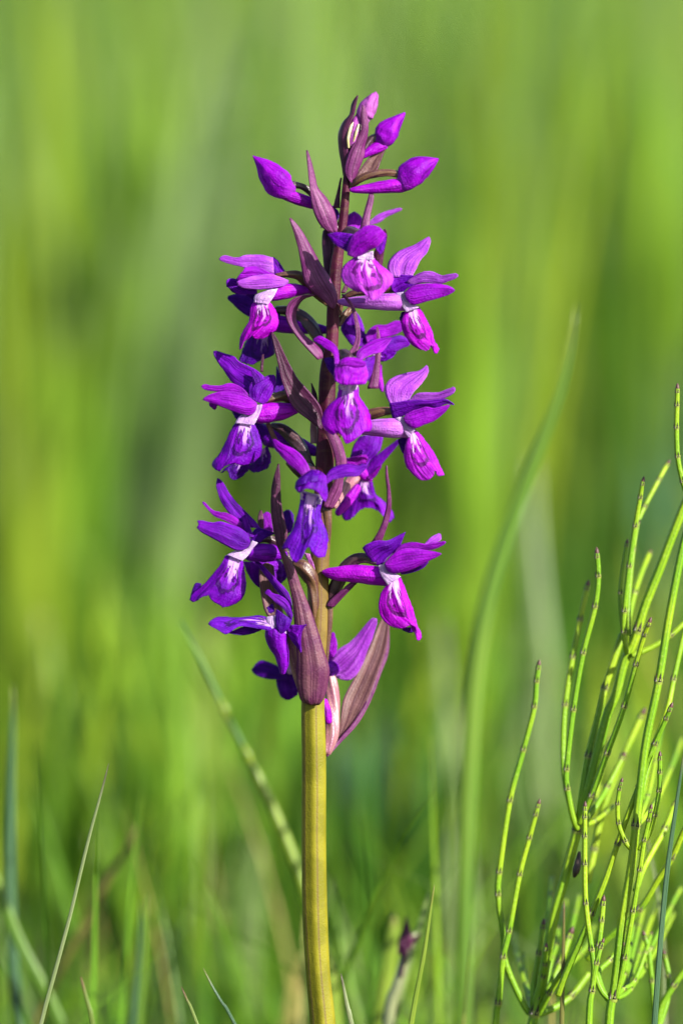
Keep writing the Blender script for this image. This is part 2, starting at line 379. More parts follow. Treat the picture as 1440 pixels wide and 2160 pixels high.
# ------------------------------------------------------------------ ground and meadow (the setting)
def ground_mat():
    m, t = mat('soil_and_moss'); tc = N(t, 'ShaderNodeTexCoord')
    a = obj_noise(t, tc, 6, 4); b = obj_noise(t, tc, 60, 3)
    c = mixc(t, ramp(t, a, 0.4, 0.62), (0.055, 0.085, 0.02), (0.075, 0.06, 0.035))
    c = mixc(t, math_(t, 'MULTIPLY', ramp(t, b, 0.45, 0.7), 0.6), c, (0.04, 0.075, 0.015))
    surface(t, c, 0, 0.9, 0.1, b, 0.01); return m
gv, gf = [], []
xs = [-200, -60, -15, -4] + [x*.1 for x in range(-20, 21)] + [4, 15, 60, 200]
ys = [-100, -20, -3] + [y*.12 for y in range(0, 60)] + [9, 14, 25, 60, 220]
for yy in ys:
    for xx in xs:
        f = 1 if (abs(xx) < 3 and -1 < yy < 8) else 0
        gv.append(Vector((xx, yy, -0.004 + f*0.007*noise.noise(Vector((xx*4, yy*4, 2))))))
W = len(xs)
for i in range(len(ys)-1):
    for j in range(W-1): gf.append((i*W+j, i*W+j+1, (i+1)*W+j+1, (i+1)*W+j))
tag(mesh_obj('ground', gv, gf, None, ground_mat()), 'mossy meadow soil under the grass', kind='structure')

def grass_mat():
    m, t = mat('meadow_grass'); tc, u, v = uv(t)
    at = N(t, 'ShaderNodeAttribute'); at.attribute_name = 'Col'
    c = mixc(t, math_(t, 'MULTIPLY', ramp(t, v, 0.80, 1.0), 0.35), at.outputs[0], (0.20, 0.20, 0.06))
    surface(t, c, 0.45, 0.55, 0.12); return m
GM = grass_mat()
PAL = {'yellow': (0.172, 0.245, 0.015), 'lime': (0.135, 0.240, 0.015), 'green': (0.082, 0.175, 0.012),
       'dark': (0.038, 0.098, 0.008), 'sage': (0.150, 0.220, 0.075), 'blue': (0.060, 0.135, 0.058), 'straw': (0.24, 0.20, 0.06)}
def grass_field(name, label, bx, by, h, wd, cols, lean_m=0.22, lean_bias=(0, 0)):
    n = len(bx); S = 6
    az = rng.uniform(0, 2*np.pi, n); lean = np.abs(rng.normal(0, lean_m, n)); turn = rng.uniform(0, 2*np.pi, n)
    t = np.linspace(0, 1, S+1)
    V = np.zeros((n, S+1, 2, 3)); bend = rng.uniform(0.6, 1.6, n)
    lx = np.cos(az)*lean + lean_bias[0]; ly = np.sin(az)*lean + lean_bias[1]
    for k, tt in enumerate(t):
        cx = bx + lx*h*(tt*.35 + tt**2*bend*.65); cy = by + ly*h*(tt*.35 + tt**2*bend*.65)
        cz = h*tt*(1-0.18*lean*tt) - 0.006
        ww = wd*(1-tt**2.2)*(.75+.5*np.minimum(tt*2, 1))*.5 + 1e-5
        V[:, k, 0] = np.stack([cx-np.cos(turn)*ww, cy-np.sin(turn)*ww, cz], 1)
        V[:, k, 1] = np.stack([cx+np.cos(turn)*ww, cy+np.sin(turn)*ww, cz], 1)
    vv = V.reshape(-1, 3); nvt = (S+1)*2
    q = np.array([[2*k, 2*k+1, 2*k+3, 2*k+2] for k in range(S)])
    F = (q[None] + (np.arange(n)*nvt)[:, None, None]).reshape(-1, 4)
    me = bpy.data.meshes.new(name); me.vertices.add(len(vv)); me.vertices.foreach_set('co', vv.ravel())
    me.loops.add(F.size); me.loops.foreach_set('vertex_index', F.ravel()); me.polygons.add(len(F))
    me.polygons.foreach_set('loop_start', np.arange(0, F.size, 4)); me.polygons.foreach_set('loop_total', np.full(len(F), 4))
    me.update(calc_edges=True)
    uvv = np.zeros((n, S+1, 2, 2)); uvv[..., 1] = t[None, :, None]; uvv[:, :, 1, 0] = 1
    ul = me.uv_layers.new(name='UVMap'); ul.data.foreach_set('uv', uvv.reshape(-1, 2)[F.ravel()].ravel())
    ca = me.attributes.new('Col', 'FLOAT_COLOR', 'POINT')
    cc = np.repeat(np.c_[cols, np.ones(n)], nvt, 0); ca.data.foreach_set('color', cc.ravel())
    me.materials.append(GM); me.polygons.foreach_set('use_smooth', [True]*len(me.polygons))
    o = bpy.data.objects.new(name, me); col.objects.link(o)
    return tag(o, label, 'grass', kind='stuff')
def pick(n, names, wts, jit=0.18):
    base = np.array([PAL[k] for k in names]); i = rng.choice(len(names), n, p=np.array(wts)/sum(wts))
    return base[i]*rng.uniform(1-jit, 1+jit, (n, 1))*rng.uniform(.93, 1.07, (n, 3))
def clump(bx, by, f=1.1):
    return np.array([noise.noise(Vector((x*f*3, y*f, 5.5))) for x, y in zip(bx, by)])
def field(name, label, y0, y1, n, hr, wr, names, wts, spread=(0.16, 0.075), lean=0.2):
    by = y0 + (y1-y0)*rng.uniform(0, 1, n)**0.8
    hw = spread[0] + spread[1]*by
    bx = rng.uniform(-1, 1, n)*hw
    h = rng.uniform(*hr, n)*(1+0.35*clump(bx, by)); wd = rng.uniform(*wr, n)
    c = pick(n, names, wts); cl = clump(bx+9, by, 0.8)
    c = c*(1+0.35*cl[:, None])
    return grass_field(name, label, bx, by, h, wd, c, lean)
Y0 = P(720, 2500, 0).y
field('short_grass', 'short mixed grass growing round the foot of the orchid', 0.55, Y0+0.30, 2600, (0.012, 0.040), (0.0015, 0.003),
      ('green', 'lime', 'dark', 'straw'), (4, 3, 3, 1), spread=(0.22, 0.05), lean=0.5)
field('low_grass', 'low dense grass behind the orchid, out of focus', Y0+0.28, Y0+0.95, 2600, (0.05, 0.13), (0.002, 0.0045),
      ('green', 'lime', 'dark', 'yellow', 'straw'), (6, 3, 6, 1.5, 0.5), lean=0.3)
field('fine_grass', 'fine thin grass tangled low behind the orchid', Y0+0.03, Y0+0.36, 420, (0.040, 0.092), (0.0006, 0.0018),
      ('green', 'lime', 'sage', 'straw', 'dark'), (5, 4, 3, 1, 2), lean=0.35)
field('meadow_grass', 'tall green meadow grass blurred behind the orchid', Y0+0.60, Y0+2.4, 1900, (0.14, 0.36), (0.003, 0.007),
      ('green', 'lime', 'yellow', 'sage', 'dark'), (4, 4, 2, 4, 1.5), lean=0.16)
field('far_meadow_grass', 'far pale meadow grass filling the view behind the orchid', Y0+2.2, Y0+14, 9000, (0.30, 0.55), (0.005, 0.011),
      ('lime', 'yellow', 'sage', 'green'), (4, 2.5, 6, 3), spread=(0.3, 0.09), lean=0.2)

# taller tufts and broad leaves that stand a little nearer, thrown out of focus
def tufts(name, label, items):
    bx, by, hh, wd, cc, lx = [], [], [], [], [], []
    for (xt, yt, xb, yb, d, n, colour, spread, wmm) in items:
        for k in range(n):
            dd = d*rng.uniform(.88, 1.12); o_ = rng.normal(0, spread)
            top = P(xt+o_, yt+rng.normal(0, 60), dd); bot = P(xb+o_*.8, yb, dd)
            if bot.z > .001:
                t = top.z/(top.z-bot.z); bot = top + (bot-top)*t
            bx.append(bot.x); by.append(top.y); hh.append(max(.03, top.z)); wd.append(wmm*1e-3*rng.uniform(.7, 1.3))
            cc.append(np.array(PAL[colour])*rng.uniform(.85, 1.15)); lx.append((top.x-bot.x)/max(.03, top.z))
    o = grass_field(name, label, np.array(bx), np.array(by), np.array(hh), np.array(wd), np.array(cc), 0.03, (np.array(lx), 0))
    return o
tufts('leaf_tufts', 'broad blurred leaves standing between orchid and far meadow', [
    (500, -60, 250, 1700, -7000, 12, 'sage', 38, 9), (430, 500, 330, 1700, -6000, 6, 'sage', 36, 8), (90, -80, 150, 1700, -8000, 7, 'yellow', 40, 8),
    (20, 200, 40, 1800, -6500, 6, 'yellow', 26, 7), (160, 560, 130, 1800, -5600, 14, 'lime', 50, 8), (250, 700, 200, 1800, -5000, 5, 'green', 20, 7), (60, 900, 50, 1800, -4500, 8, 'yellow', 30, 7),
    (1090, -80, 1060, 1800, -7500, 10, 'yellow', 44, 8), (980, 150, 960, 1800, -9000, 10, 'dark', 40, 10), (1330, 300, 1300, 1800, -7000, 9, 'dark', 50, 8),
    (1400, -60, 1440, 1800, -8000, 8, 'lime', 40, 8), (1420, 700, 1400, 1800, -6000, 8, 'blue', 40, 8), (1030, 500, 1010, 1700, -5000, 7, 'lime', 36, 7),
    (1240, 900, 1200, 1900, -5000, 8, 'dark', 40, 6), (840, 200, 840, 1800, -9000, 7, 'sage', 50, 9), (600, 300, 620, 1800, -8500, 8, 'sage', 50, 9),
    (250, 60, 220, 1700, -9000, 8, 'lime', 40, 9), (420, 1250, 380, 1800, -4600, 6, 'lime', 30, 6), (300, 1150, 230, 1900, -4000, 5, 'lime', 26, 6),
    (800, 1480, 800, 1950, -3600, 22, 'blue', 60, 6), (890, 1600, 890, 1950, -3400, 16, 'dark', 45, 6), (590, 1650, 600, 2000, -3000, 18, 'dark', 35, 6), (500, 1800, 500, 2050, -2600, 14, 'green', 50, 5), (1100, 1700, 1100, 2000, -2800, 14, 'dark', 60, 5), (900, 1250, 880, 1900, -5500, 6, 'green', 40, 6), (560, 1500, 600, 1900, -3900, 8, 'dark', 40, 5),
    (1100, 1250, 1080, 1800, -4500, 6, 'sage', 30, 6), (200, 1500, 190, 2000, -3600, 7, 'green', 40, 5), (680, 800, 700, 1800, -6500, 6, 'lime', 40, 7)])

# ------------------------------------------------------------------ the orchid
R0 = region(0, 0, 1)
R1 = region(500, 170, 2.88); R2 = region(400, 500, 4.5); R3 = region(680, 440, 4.5); R4 = region(400, 700, 4.5)
R5 = region(660, 660, 4.5); R6 = region(390, 980, 4.5); R7 = region(640, 1080, 4.5); R8 = region(420, 1200, 3.4286)
R9 = region(640, 900, 6.545); R10 = region(520, 1160, 7.2); R11 = region(660, 620, 7.2); R12 = region(540, 820, 7.2)
gy = ground_y(694, 0)
ORG = P(694, gy, 0)
orchid = tag(empty('orchid', ORG), 'purple spotted wild orchid spike with olive stem, open flowers and top buds', 'orchid')

tube(orchid, 'stem', R0, [(694, gy+30, 0, 31), (690, 2360, 0, 30), (681, 2165, 0, 28), (671, 2060, 0, 26.5), (664.5, 1940, 0, 27.3), (662, 1800, 0, 26.8),
     (662, 1600, 0, 26.4), (660, 1490, 0, 25.5), (664, 1400, 0, 23.5), (671, 1300, 0, 22), (674, 1190, 0, 21), (680, 1080, 0, 20.5),
     (686, 950, 0, 20), (689, 860, 0, 18.5), (691, 790, 0, 18), (700, 715, 0, 14), (703, 640, 0, 14), (709, 560, -3, 13.5),
     (720, 490, -4, 10.5), (726, 440, -5, 9.6), (731, 380, -6, 8.6), (737, 330, -8, 7), (742, 290, -10, 4)],
     M['stem'], n=54, seg=170, ribs=6, ribamp=0.04, wob=0.02)

def flower(reg, pts, m='throat', **k): return tube(orchid, 'flower', reg, pts, M[m], **k)
def throat(reg, le, ri, d, **k): return leaf(orchid, 'flower', reg, le, ri, d, M['throat'], end=k.pop('end', [((le[-1][0]+ri[-1][0])/2, (le[-1][1]+ri[-1][1])/2)]), **k)
def bract(reg, le, ri, d, m='bract_purple', **k):
    k.setdefault('thick', 4.0); k.setdefault('wav', 1.0); k.setdefault('cren', 0.3)
    return leaf(orchid, 'bract', reg, le, ri, d, M[m], **k)
def bud(reg, le, ri, d, m, spine=10):
    """closed bud: a round body whose outline follows the two traced edges, base first"""
    a = curve([reg(p) for p in le], 25); b = curve([reg(p) for p in ri], 25)
    pts = []
    for i in range(25):
        c = (a[i]+b[i])/2; t = i/24
        pts.append((c[0], c[1], d[0]+(d[1]-d[0])*t, max(1.2, np.linalg.norm(a[i]-b[i])/2)))
    return tube(orchid, 'bud', R0, pts, M[m], n=30, seg=34, ribs=3, ribamp=0.07, twist=1.6, wob=0.10, tip=0.6)
def PET(f, reg, le, ri, d, m='petal_magenta', nm='petal', **k):
    k['bulge'] = k.get('bulge', .12)*.72; k.setdefault('rib', .05); k.setdefault('ridge', .010)
    return leaf(f, nm, reg, le, ri, d, M[m], **k)
def SEP(f, reg, le, ri, d, m='petal_violet', **k): return PET(f, reg, le, ri, d, m, 'sepal', **k)
def LIP(f, reg, le, ri, bottom, d, m, **k):
    k.setdefault('nv', 34); k.setdefault('nu', 34); k.setdefault('bulge', 0.16); k.setdefault('cren', 1.3); k.setdefault('wav', 2.2)
    k['bulge'] *= .6; k.setdefault('rib', -0.03); k.setdefault('curl', 0.07); k.setdefault('ridge', 0.011)
    return leaf(f, 'lip', reg, le, ri, d, LIPM[m], end=bottom, **k)
def SPUR(f, reg, pts, m='spur_magenta', **k): return tube(f, 'spur', reg, pts, M[m], n=22, wob=0.06, **k)
def OVARY(f, reg, pts, m='ovary_brown', **k):
    k.setdefault('ribs', 5); k.setdefault('ribamp', 0.09); k.setdefault('twist', 2.2); k.setdefault('n', 30)
    return tube(f, 'ovary', reg, pts, M[m], **k)

# --- top: young bracts and buds
b = bud(R1, [(735, 235), (722, 200), (750, 140), (790, 98), (838, 70)], [(800, 257), (838, 212), (855, 150), (860, 95), (846, 68)], (-25, -30), 'bud_pink')
OVARY(b, R1, [(765, 245, -26, 26), (740, 330, -22, 24), (715, 450, -12, 20)], 'ovary_dark')
b = bud(R1, [(712, 415), (668, 400), (668, 330), (690, 262), (722, 205)], [(722, 405), (735, 350), (748, 280), (750, 232), (730, 200)], (-2, -6), 'bud_pink')
tube(b, 'anther', R1, [(676, 405, 8, 7), (674, 350, 10, 10), (690, 285, 8, 10), (706, 255, 4, 5)], M['cream'])
tube(b, 'anther', R1, [(706, 370, 8, 5), (722, 320, 11, 9), (738, 268, 8, 6)], M['cream'])
bract(R1, [(648, 575), (640, 500), (622, 420), (617, 330), (645, 255), (686, 215), (698, 145), (728, 92)],
      [(675, 575), (672, 500), (672, 420), (668, 335), (690, 262), (712, 190), (724, 140), (738, 90)], (-4, 6), 'bract_dark', dl=-16, dr=6, bulge=.2)
bract(R1, [(690, 622), (655, 560), (660, 500), (682, 430), (722, 358), (756, 290), (750, 220), (758, 150)],
      [(695, 622), (738, 535), (768, 455), (772, 395), (788, 335), (792, 260), (778, 180), (764, 148)], (8, 6), 'bract_purple', dl=0, dr=-12, bulge=.24)
b = bud(R1, [(838, 352), (846, 300), (878, 250), (940, 215), (1012, 190)], [(858, 398), (900, 412), (948, 385), (975, 315), (1020, 205)], (-24, -30), 'petal_magenta')
SPUR(b, R1, [(890, 392, -22, 30), (830, 415, -18, 34), (765, 455, -12, 20)])
OVARY(b, R1, [(845, 345, -26, 26), (805, 370, -24, 27), (765, 420, -18, 24), (720, 520, -10, 18)], 'ovary_dark')
bract(R1, [(705, 620), (735, 555), (790, 480), (835, 440), (896, 415)], [(790, 590), (845, 550), (868, 500), (885, 450), (898, 415)], (-14, -34), 'bract_tan', bulge=-.1)
b = bud(R1, [(965, 600), (985, 555), (1030, 492), (1085, 460), (1150, 460), (1218, 470)], [(985, 655), (1020, 675), (1065, 665), (1120, 622), (1180, 550), (1222, 482)], (16, 10), 'petal_magenta')
SPUR(b, R1, [(1000, 636, 16, 44), (900, 645, 18, 40), (800, 656, 18, 31), (715, 664, 16, 20), (692, 664, 15, 12)], 'spur_magenta')
OVARY(b, R1, [(985, 570, 14, 21), (900, 560, 16, 22), (810, 572, 16, 23), (740, 603, 10, 22), (695, 640, 0, 14)], 'ovary_brown')
b = bud(R1, [(348, 632), (322, 580), (275, 520), (190, 478), (98, 455)], [(330, 690), (275, 718), (210, 692), (160, 618), (95, 460)], (4, 14), 'petal_magenta')
SPUR(b, R1, [(290, 690, 4, 34), (360, 715, 2, 38), (430, 738, -2, 36), (500, 760, -6, 30)], 'spur_magenta')
OVARY(b, R1, [(335, 630, 4, 20), (400, 645, 0, 19), (470, 700, -6, 24), (560, 820, -6, 26), (620, 920, -4, 18)], 'ovary_dark')
bract(R1, [(560, 922), (500, 872), (460, 780), (442, 650), (428, 530), (420, 425)], [(606, 925), (604, 880), (590, 800), (545, 722), (488, 655), (472, 590), (450, 500), (424, 422)],
      (4, 26), 'bract_purple', dl=14, dr=0, bulge=.18, rib=.07)
bract(R1, [(583, 775), (605, 690), (628, 592)], [(620, 775), (624, 690), (634, 590)], (-16, -14), 'bract_dark')

# --- upper flower facing away behind the stem
f = flower(R3, [(200, 190, -40, 26), (250, 200, -55, 34), (310, 200, -62, 26)], 'ovary_dark')
PET(f, R3, [(225, 175), (228, 110), (245, 60), (300, 30)], [(325, 205), (370, 170), (382, 112), (350, 60), (300, 30)], (-60, -80), 'petal_magenta', bulge=.2)
SEP(f, R3, [(440, 125), (520, 60), (620, 20), (720, -5), (752, -2)], [(440, 158), (540, 130), (600, 82), (680, 45), (752, 12)], (-70, -90), 'petal_lilac', bulge=.2)
SEP(f, R1, [(610, 850), (590, 810), (575, 762)], [(622, 820), (612, 790), (580, 760)], (-30, -50), 'petal_violet')
SEP(f, R3, [(40, 60), (10, 120), (-15, 180)], [(60, 120), (30, 170), (-14, 184)], (-30, -60), 'petal_violet')
bract(R1, [(745, 915), (770, 812), (795, 720), (816, 632)], [(802, 885), (808, 810), (826, 720), (822, 630)], (40, 10), 'bract_purple', bulge=.2)
bract(R3, [(20, 620), (15, 520), (5, 400), (0, 300), (12, 200)], [(115, 700), (105, 560), (110, 420), (100, 300), (50, 200)], (-12, -30), 'bract_dark', bulge=.2)

# --- front flower under the top buds
f = throat(R3, [(330, 420), (335, 445), (335, 478)], [(480, 400), (480, 440), (485, 485)], (120, 124), bulge=-.1)
OVARY(f, R3, [(330, 260, 90, 55), (270, 220, 55, 50), (210, 230, 22, 32), (150, 330, 6, 26)], 'ovary_dark')
SEP(f, R3, [(300, 245), (220, 233), (130, 224), (48, 238)], [(250, 420), (200, 390), (130, 345), (95, 310), (50, 246)], (118, 100), 'petal_violet', bulge=.14)
SEP(f, R3, [(430, 180), (500, 165), (560, 200), (605, 250)], [(470, 330), (500, 345), (560, 320), (600, 265)], (128, 112), 'petal_magenta', bulge=.22)
PET(f, R3, [(235, 440), (245, 350), (280, 260), (345, 205), (410, 165), (480, 158), (545, 182)], [(300, 465), (370, 440), (435, 402), (500, 372), (545, 330), (570, 280), (590, 232)],
    (128, 138), 'petal_magenta', bulge=.30, nu=16, rib=-.02, dl=-6, dr=-6, end=[(570, 205)])
PET(f, R3, [(500, 375), (530, 310), (560, 240), (600, 238)], [(542, 440), (572, 405), (592, 330), (606, 245)], (116, 112), 'petal_violet', bulge=.2)
LIP(f, R3, [(335, 448), (262, 490), (200, 545), (180, 620), (198, 690), (250, 742), (330, 782)],
    [(482, 455), (540, 520), (620, 582), (668, 640), (662, 700), (610, 755), (556, 772)],
    [(388, 802), (428, 850), (470, 882), (520, 870), (545, 826)], (126, 146), 'pink', dl=-14, dr=-20, bulge=.2)
bract(R3, [(470, 560), (482, 440), (530, 330), (578, 195)], [(560, 560), (582, 400), (608, 270), (596, 190)], (40, 70), 'bract_dark', bulge=.15)

# --- upper right flower
f = throat(R3, [(700, 800), (722, 850), (745, 905), (792, 985)], [(790, 790), (805, 865), (860, 905), (912, 940)], (68, 74), bulge=.12)
SEP(f, R3, [(650, 650), (614, 565), (632, 495), (690, 430), (765, 388), (860, 350), (935, 308), (1004, 270)], [(850, 650), (892, 560), (930, 490), (990, 420), (1020, 345), (1027, 295), (1012, 268)],
    (26, 0), 'petal_lilac', bulge=.10, rib=.06, wav=2)
PET(f, R3, [(800, 690), (870, 640), (930, 605), (1000, 594), (1065, 605), (1130, 632), (1200, 622), (1284, 614)], [(830, 730), (900, 712), (980, 702), (1060, 712), (1120, 716), (1190, 692), (1286, 650)],
    (40, 62), 'petal_lilac', bulge=.16)
PET(f, R3, [(660, 640), (720, 632), (800, 632), (890, 640), (975, 668)], [(720, 825), (760, 800), (800, 765), (860, 735), (972, 690)], (34, 44), 'petal_violet', bulge=.06, start=[(648, 710), (658, 775)], dl=-12)
SEP(f, R3, [(770, 805), (850, 738), (950, 714), (1060, 712), (1140, 720), (1205, 738), (1252, 772)], [(785, 815), (802, 872), (860, 912), (920, 902), (1020, 872), (1120, 842), (1200, 816), (1253, 782)],
    (76, 84), 'petal_magenta', bulge=.22, dr=4)
SPUR(f, R3, [(800, 885, 48, 88), (700, 886, 58, 84), (560, 886, 58, 80), (400, 890, 46, 64), (270, 890, 34, 48), (180, 886, 26, 32), (152, 884, 24, 18)], 'spur_lilac')
OVARY(f, R3, [(700, 770, 26, 30), (600, 770, 20, 32), (450, 785, 12, 34), (300, 800, 6, 32), (200, 860, 0, 24), (160, 1000, -4, 20)], 'ovary_brown')
LIP(f, R3, [(792, 965), (752, 1060), (757, 1140), (790, 1212), (842, 1282), (915, 1332)], [(905, 925), (962, 1010), (1012, 1100), (1046, 1180), (1054, 1245), (1086, 1292), (1106, 1338)],
    [(980, 1352), (1012, 1340), (1020, 1304), (1050, 1310), (1060, 1368), (1082, 1378)], (74, 80), 'bright', dl=-10, dr=-16, bulge=.18)
PET(f, R3, [(800, 975), (752, 985), (733, 1040)], [(800, 1120), (760, 1110), (734, 1050)], (34, 26), 'petal_deep')
OVARY(f, R3, [(160, 1100, -6, 22), (190, 1040, -10, 30), (235, 985, -14, 34), (300, 920, -20, 20)], 'ovary_brown')
bract(R3, [(225, 1388), (290, 1302), (315, 1212), (310, 1110), (290, 1012), (264, 930), (222, 862), (176, 815)],
      [(312, 1402), (332, 1350), (356, 1260), (356, 1150), (332, 1042), (302, 942), (252, 868), (192, 812)], (70, 62), 'bract_purple', bulge=.1)
bract(R3, [(180, 800), (205, 740), (225, 700)], [(215, 800), (235, 760), (240, 700)], (6, -10), 'bract_dark')

# --- upper left flower
f = throat(R2, [(700, 520), (620, 560), (612, 620)], [(835, 490), (800, 560), (745, 640)], (60, 64), bulge=.15)
SEP(f, R2, [(800, 352), (690, 330), (560, 300), (500, 285), (370, 252), (280, 218)], [(790, 198), (700, 172), (600, 168), (520, 176), (440, 196), (330, 174), (278, 204)], (36, 56), 'petal_lilac', bulge=.14)
SEP(f, R2, [(800, 355), (780, 280), (788, 192)], [(930, 345), (895, 310), (845, 232), (795, 190)], (24, 16), 'petal_violet')
PET(f, R2, [(930, 412), (840, 376), (740, 330), (640, 280), (520, 292)], [(930, 428), (800, 420), (640, 400), (500, 410), (440, 400)], (34, 58), 'petal_magenta', bulge=.25, end=[(462, 360)])
PET(f, R2, [(935, 412), (850, 378), (765, 355), (660, 360), (540, 386), (446, 420)], [(935, 432), (880, 468), (760, 492), (620, 496), (500, 482), (450, 440)], (38, 70), 'petal_lilac', bulge=.25)
SEP(f, R2, [(640, 490), (520, 440), (440, 400), (380, 394), (350, 412)], [(640, 540), (520, 545), (440, 530), (390, 490), (350, 470)], (28, 40), 'petal_violet', bulge=.15, end=[(346, 440)])
SPUR(f, R2, [(780, 545, 36, 66), (870, 522, 30, 76), (980, 505, 24, 66), (1080, 505, 16, 44), (1150, 522, 10, 18)], 'spur_magenta')
OVARY(f, R2, [(830, 362, 26, 22), (920, 352, 26, 30), (1020, 362, 22, 42), (1100, 420, 14, 48), (1230, 560, 4, 40), (1340, 660, 0, 24)], 'ovary_brown')
LIP(f, R2, [(615, 605), (580, 680), (566, 790), (532, 850), (492, 930), (476, 1010), (476, 1068)], [(745, 605), (792, 650), (832, 740), (842, 820), (812, 890), (745, 940), (690, 962)],
    [(492, 1060), (512, 1000), (550, 972), (582, 932), (612, 962)], (66, 72), 'bright', dl=-8, dr=-14, bulge=.2)
bract(R1, [(578, 1385), (510, 1322), (448, 1278), (408, 1218), (390, 1130), (374, 1030), (350, 940), (318, 838)], [(580, 1385), (604, 1345), (602, 1295), (562, 1200), (502, 1110), (442, 1000), (382, 900), (322, 834)],
      (32, 56), 'bract_purple', dl=8, dr=-4, bulge=.2, rib=.03)

# --- flower behind the upper left one
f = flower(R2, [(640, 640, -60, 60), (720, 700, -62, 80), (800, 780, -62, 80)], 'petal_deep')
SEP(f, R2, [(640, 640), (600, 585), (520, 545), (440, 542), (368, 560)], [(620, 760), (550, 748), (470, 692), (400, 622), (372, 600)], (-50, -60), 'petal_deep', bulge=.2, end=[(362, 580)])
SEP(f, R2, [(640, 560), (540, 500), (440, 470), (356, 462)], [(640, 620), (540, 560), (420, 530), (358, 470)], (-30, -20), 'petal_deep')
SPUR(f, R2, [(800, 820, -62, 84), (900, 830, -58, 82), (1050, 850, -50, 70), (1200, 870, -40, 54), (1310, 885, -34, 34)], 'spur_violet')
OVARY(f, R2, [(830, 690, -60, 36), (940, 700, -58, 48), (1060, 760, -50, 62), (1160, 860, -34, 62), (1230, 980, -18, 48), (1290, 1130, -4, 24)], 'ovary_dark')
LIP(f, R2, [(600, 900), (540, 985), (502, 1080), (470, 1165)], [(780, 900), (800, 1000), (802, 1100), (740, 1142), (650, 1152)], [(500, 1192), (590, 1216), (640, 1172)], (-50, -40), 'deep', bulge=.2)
bract(R2, [(1215, 1165), (1150, 1100), (1060, 1002), (985, 900), (930, 800), (912, 700), (955, 605), (1060, 552), (1200, 540)],
      [(1262, 1150), (1255, 1095), (1180, 1010), (1095, 945), (1022, 840), (1002, 745), (1022, 660), (1085, 582), (1200, 545)], (20, 40), 'bract_purple', dl=6, dr=-16, bulge=.08)

# --- flower behind on the right, level two
f = flower(R11, [(790, 640, -84, 40), (860, 720, -84, 70), (960, 760, -80, 60)], 'petal_violet')
SEP(f, R11, [(700, 800), (590, 780), (480, 640), (425, 540), (450, 400), (560, 290)], [(800, 800), (790, 640), (765, 480), (710, 350), (640, 260), (580, 280)], (-80, -96), 'petal_violet', bulge=.12)
PET(f, R11, [(790, 660), (830, 570), (900, 500), (980, 470), (1110, 465), (1220, 415), (1345, 410)], [(820, 760), (900, 740), (1000, 690), (1120, 655), (1240, 620), (1300, 590), (1350, 565)], (-76, -90), 'petal_magenta', bulge=.15, end=[(1375, 480)])
SEP(f, R11, [(960, 760), (1080, 700), (1200, 650), (1330, 632), (1450, 690)], [(1010, 900), (1100, 900), (1240, 885), (1350, 830), (1455, 790)], (-70, -86), 'petal_violet', bulge=.15, end=[(1470, 745)])
LIP(f, R11, [(880, 950), (900, 1000), (1000, 1010)], [(1020, 870), (1130, 880), (1255, 880)], [(1020, 1022), (1120, 1028), (1205, 970)], (-74, -60), 'violet')
SEP(f, R11, [(800, 960), (790, 1100), (830, 1290), (850, 1340)], [(930, 950), (920, 1080), (890, 1250), (856, 1342)], (-80, -70), 'petal_violet')
SPUR(f, R11, [(985, 1100, -86, 60), (1000, 1250, -86, 52), (1030, 1400, -80, 46), (1050, 1470, -76, 24)], 'spur_magenta')
bract(R11, [(830, 1440), (880, 1270), (925, 1060), (955, 880), (965, 700), (966, 560), (968, 505)], [(985, 1440), (1000, 1260), (1012, 1060), (1020, 900), (1018, 740), (1000, 590), (972, 500)], (56, 40), 'bract_purple', bulge=.2)

# --- front flower of the middle
f = throat(R5, [(240, 640), (248, 680), (262, 730)], [(428, 640), (424, 680), (412, 730)], (128, 132), bulge=-.12)
OVARY(f, R5, [(340, 450, 110, 60), (300, 390, 70, 46), (250, 400, 30, 40), (170, 520, 4, 40)], 'ovary_dark')
SEP(f, R11, [(340, 1120), (330, 1000), (290, 900), (200, 840), (110, 770), (0, 712)], [(415, 1110), (405, 1000), (375, 850), (300, 750), (200, 685), (100, 642), (0, 690)], (130, 92), 'petal_magenta', bulge=.16, dl=8, dr=-8)
SEP(f, R11, [(370, 1110), (330, 1000), (260, 965), (178, 980)], [(350, 1340), (310, 1250), (230, 1140), (182, 1020)], (122, 104), 'petal_deep', bulge=.15, end=[(172, 1000)])
SEP(f, R11, [(650, 990), (670, 890), (740, 810), (860, 730), (1000, 680), (1180, 660)], [(740, 1010), (800, 970), (900, 920), (1040, 880), (1130, 780), (1200, 665)], (126, 80), 'petal_magenta', bulge=.2, dl=-4, dr=8)
PET(f, R11, [(390, 1060), (420, 1005), (500, 970), (600, 965), (720, 990), (800, 1050)], [(400, 1110), (480, 1120), (580, 1130), (680, 1130), (760, 1110), (806, 1070)], (146, 146), 'petal_magenta', bulge=.5, nu=16)
PET(f, R11, [(340, 1080), (320, 1200), (335, 1330)], [(800, 1080), (835, 1220), (800, 1370)], (142, 150), 'petal_magenta', start=[(450, 1090), (600, 1130), (720, 1110)], end=[(440, 1390), (600, 1395), (720, 1385)], bulge=.22, nu=22, rib=-.02, wav=3)
SEP(f, R11, [(770, 1010), (900, 950), (935, 940)], [(800, 1350), (870, 1240), (920, 1060), (937, 945)], (118, 90), 'petal_violet')
LIP(f, R5, [(246, 680), (226, 800), (150, 880), (96, 960), (90, 1040), (130, 1112), (190, 1156)], [(426, 670), (438, 790), (500, 880), (542, 980), (556, 1080), (530, 1116), (470, 1116)],
    [(240, 1140), (280, 1182), (305, 1250), (342, 1256), (400, 1212), (430, 1142)], (140, 156), 'magenta', dl=-20, dr=-20, bulge=.24)

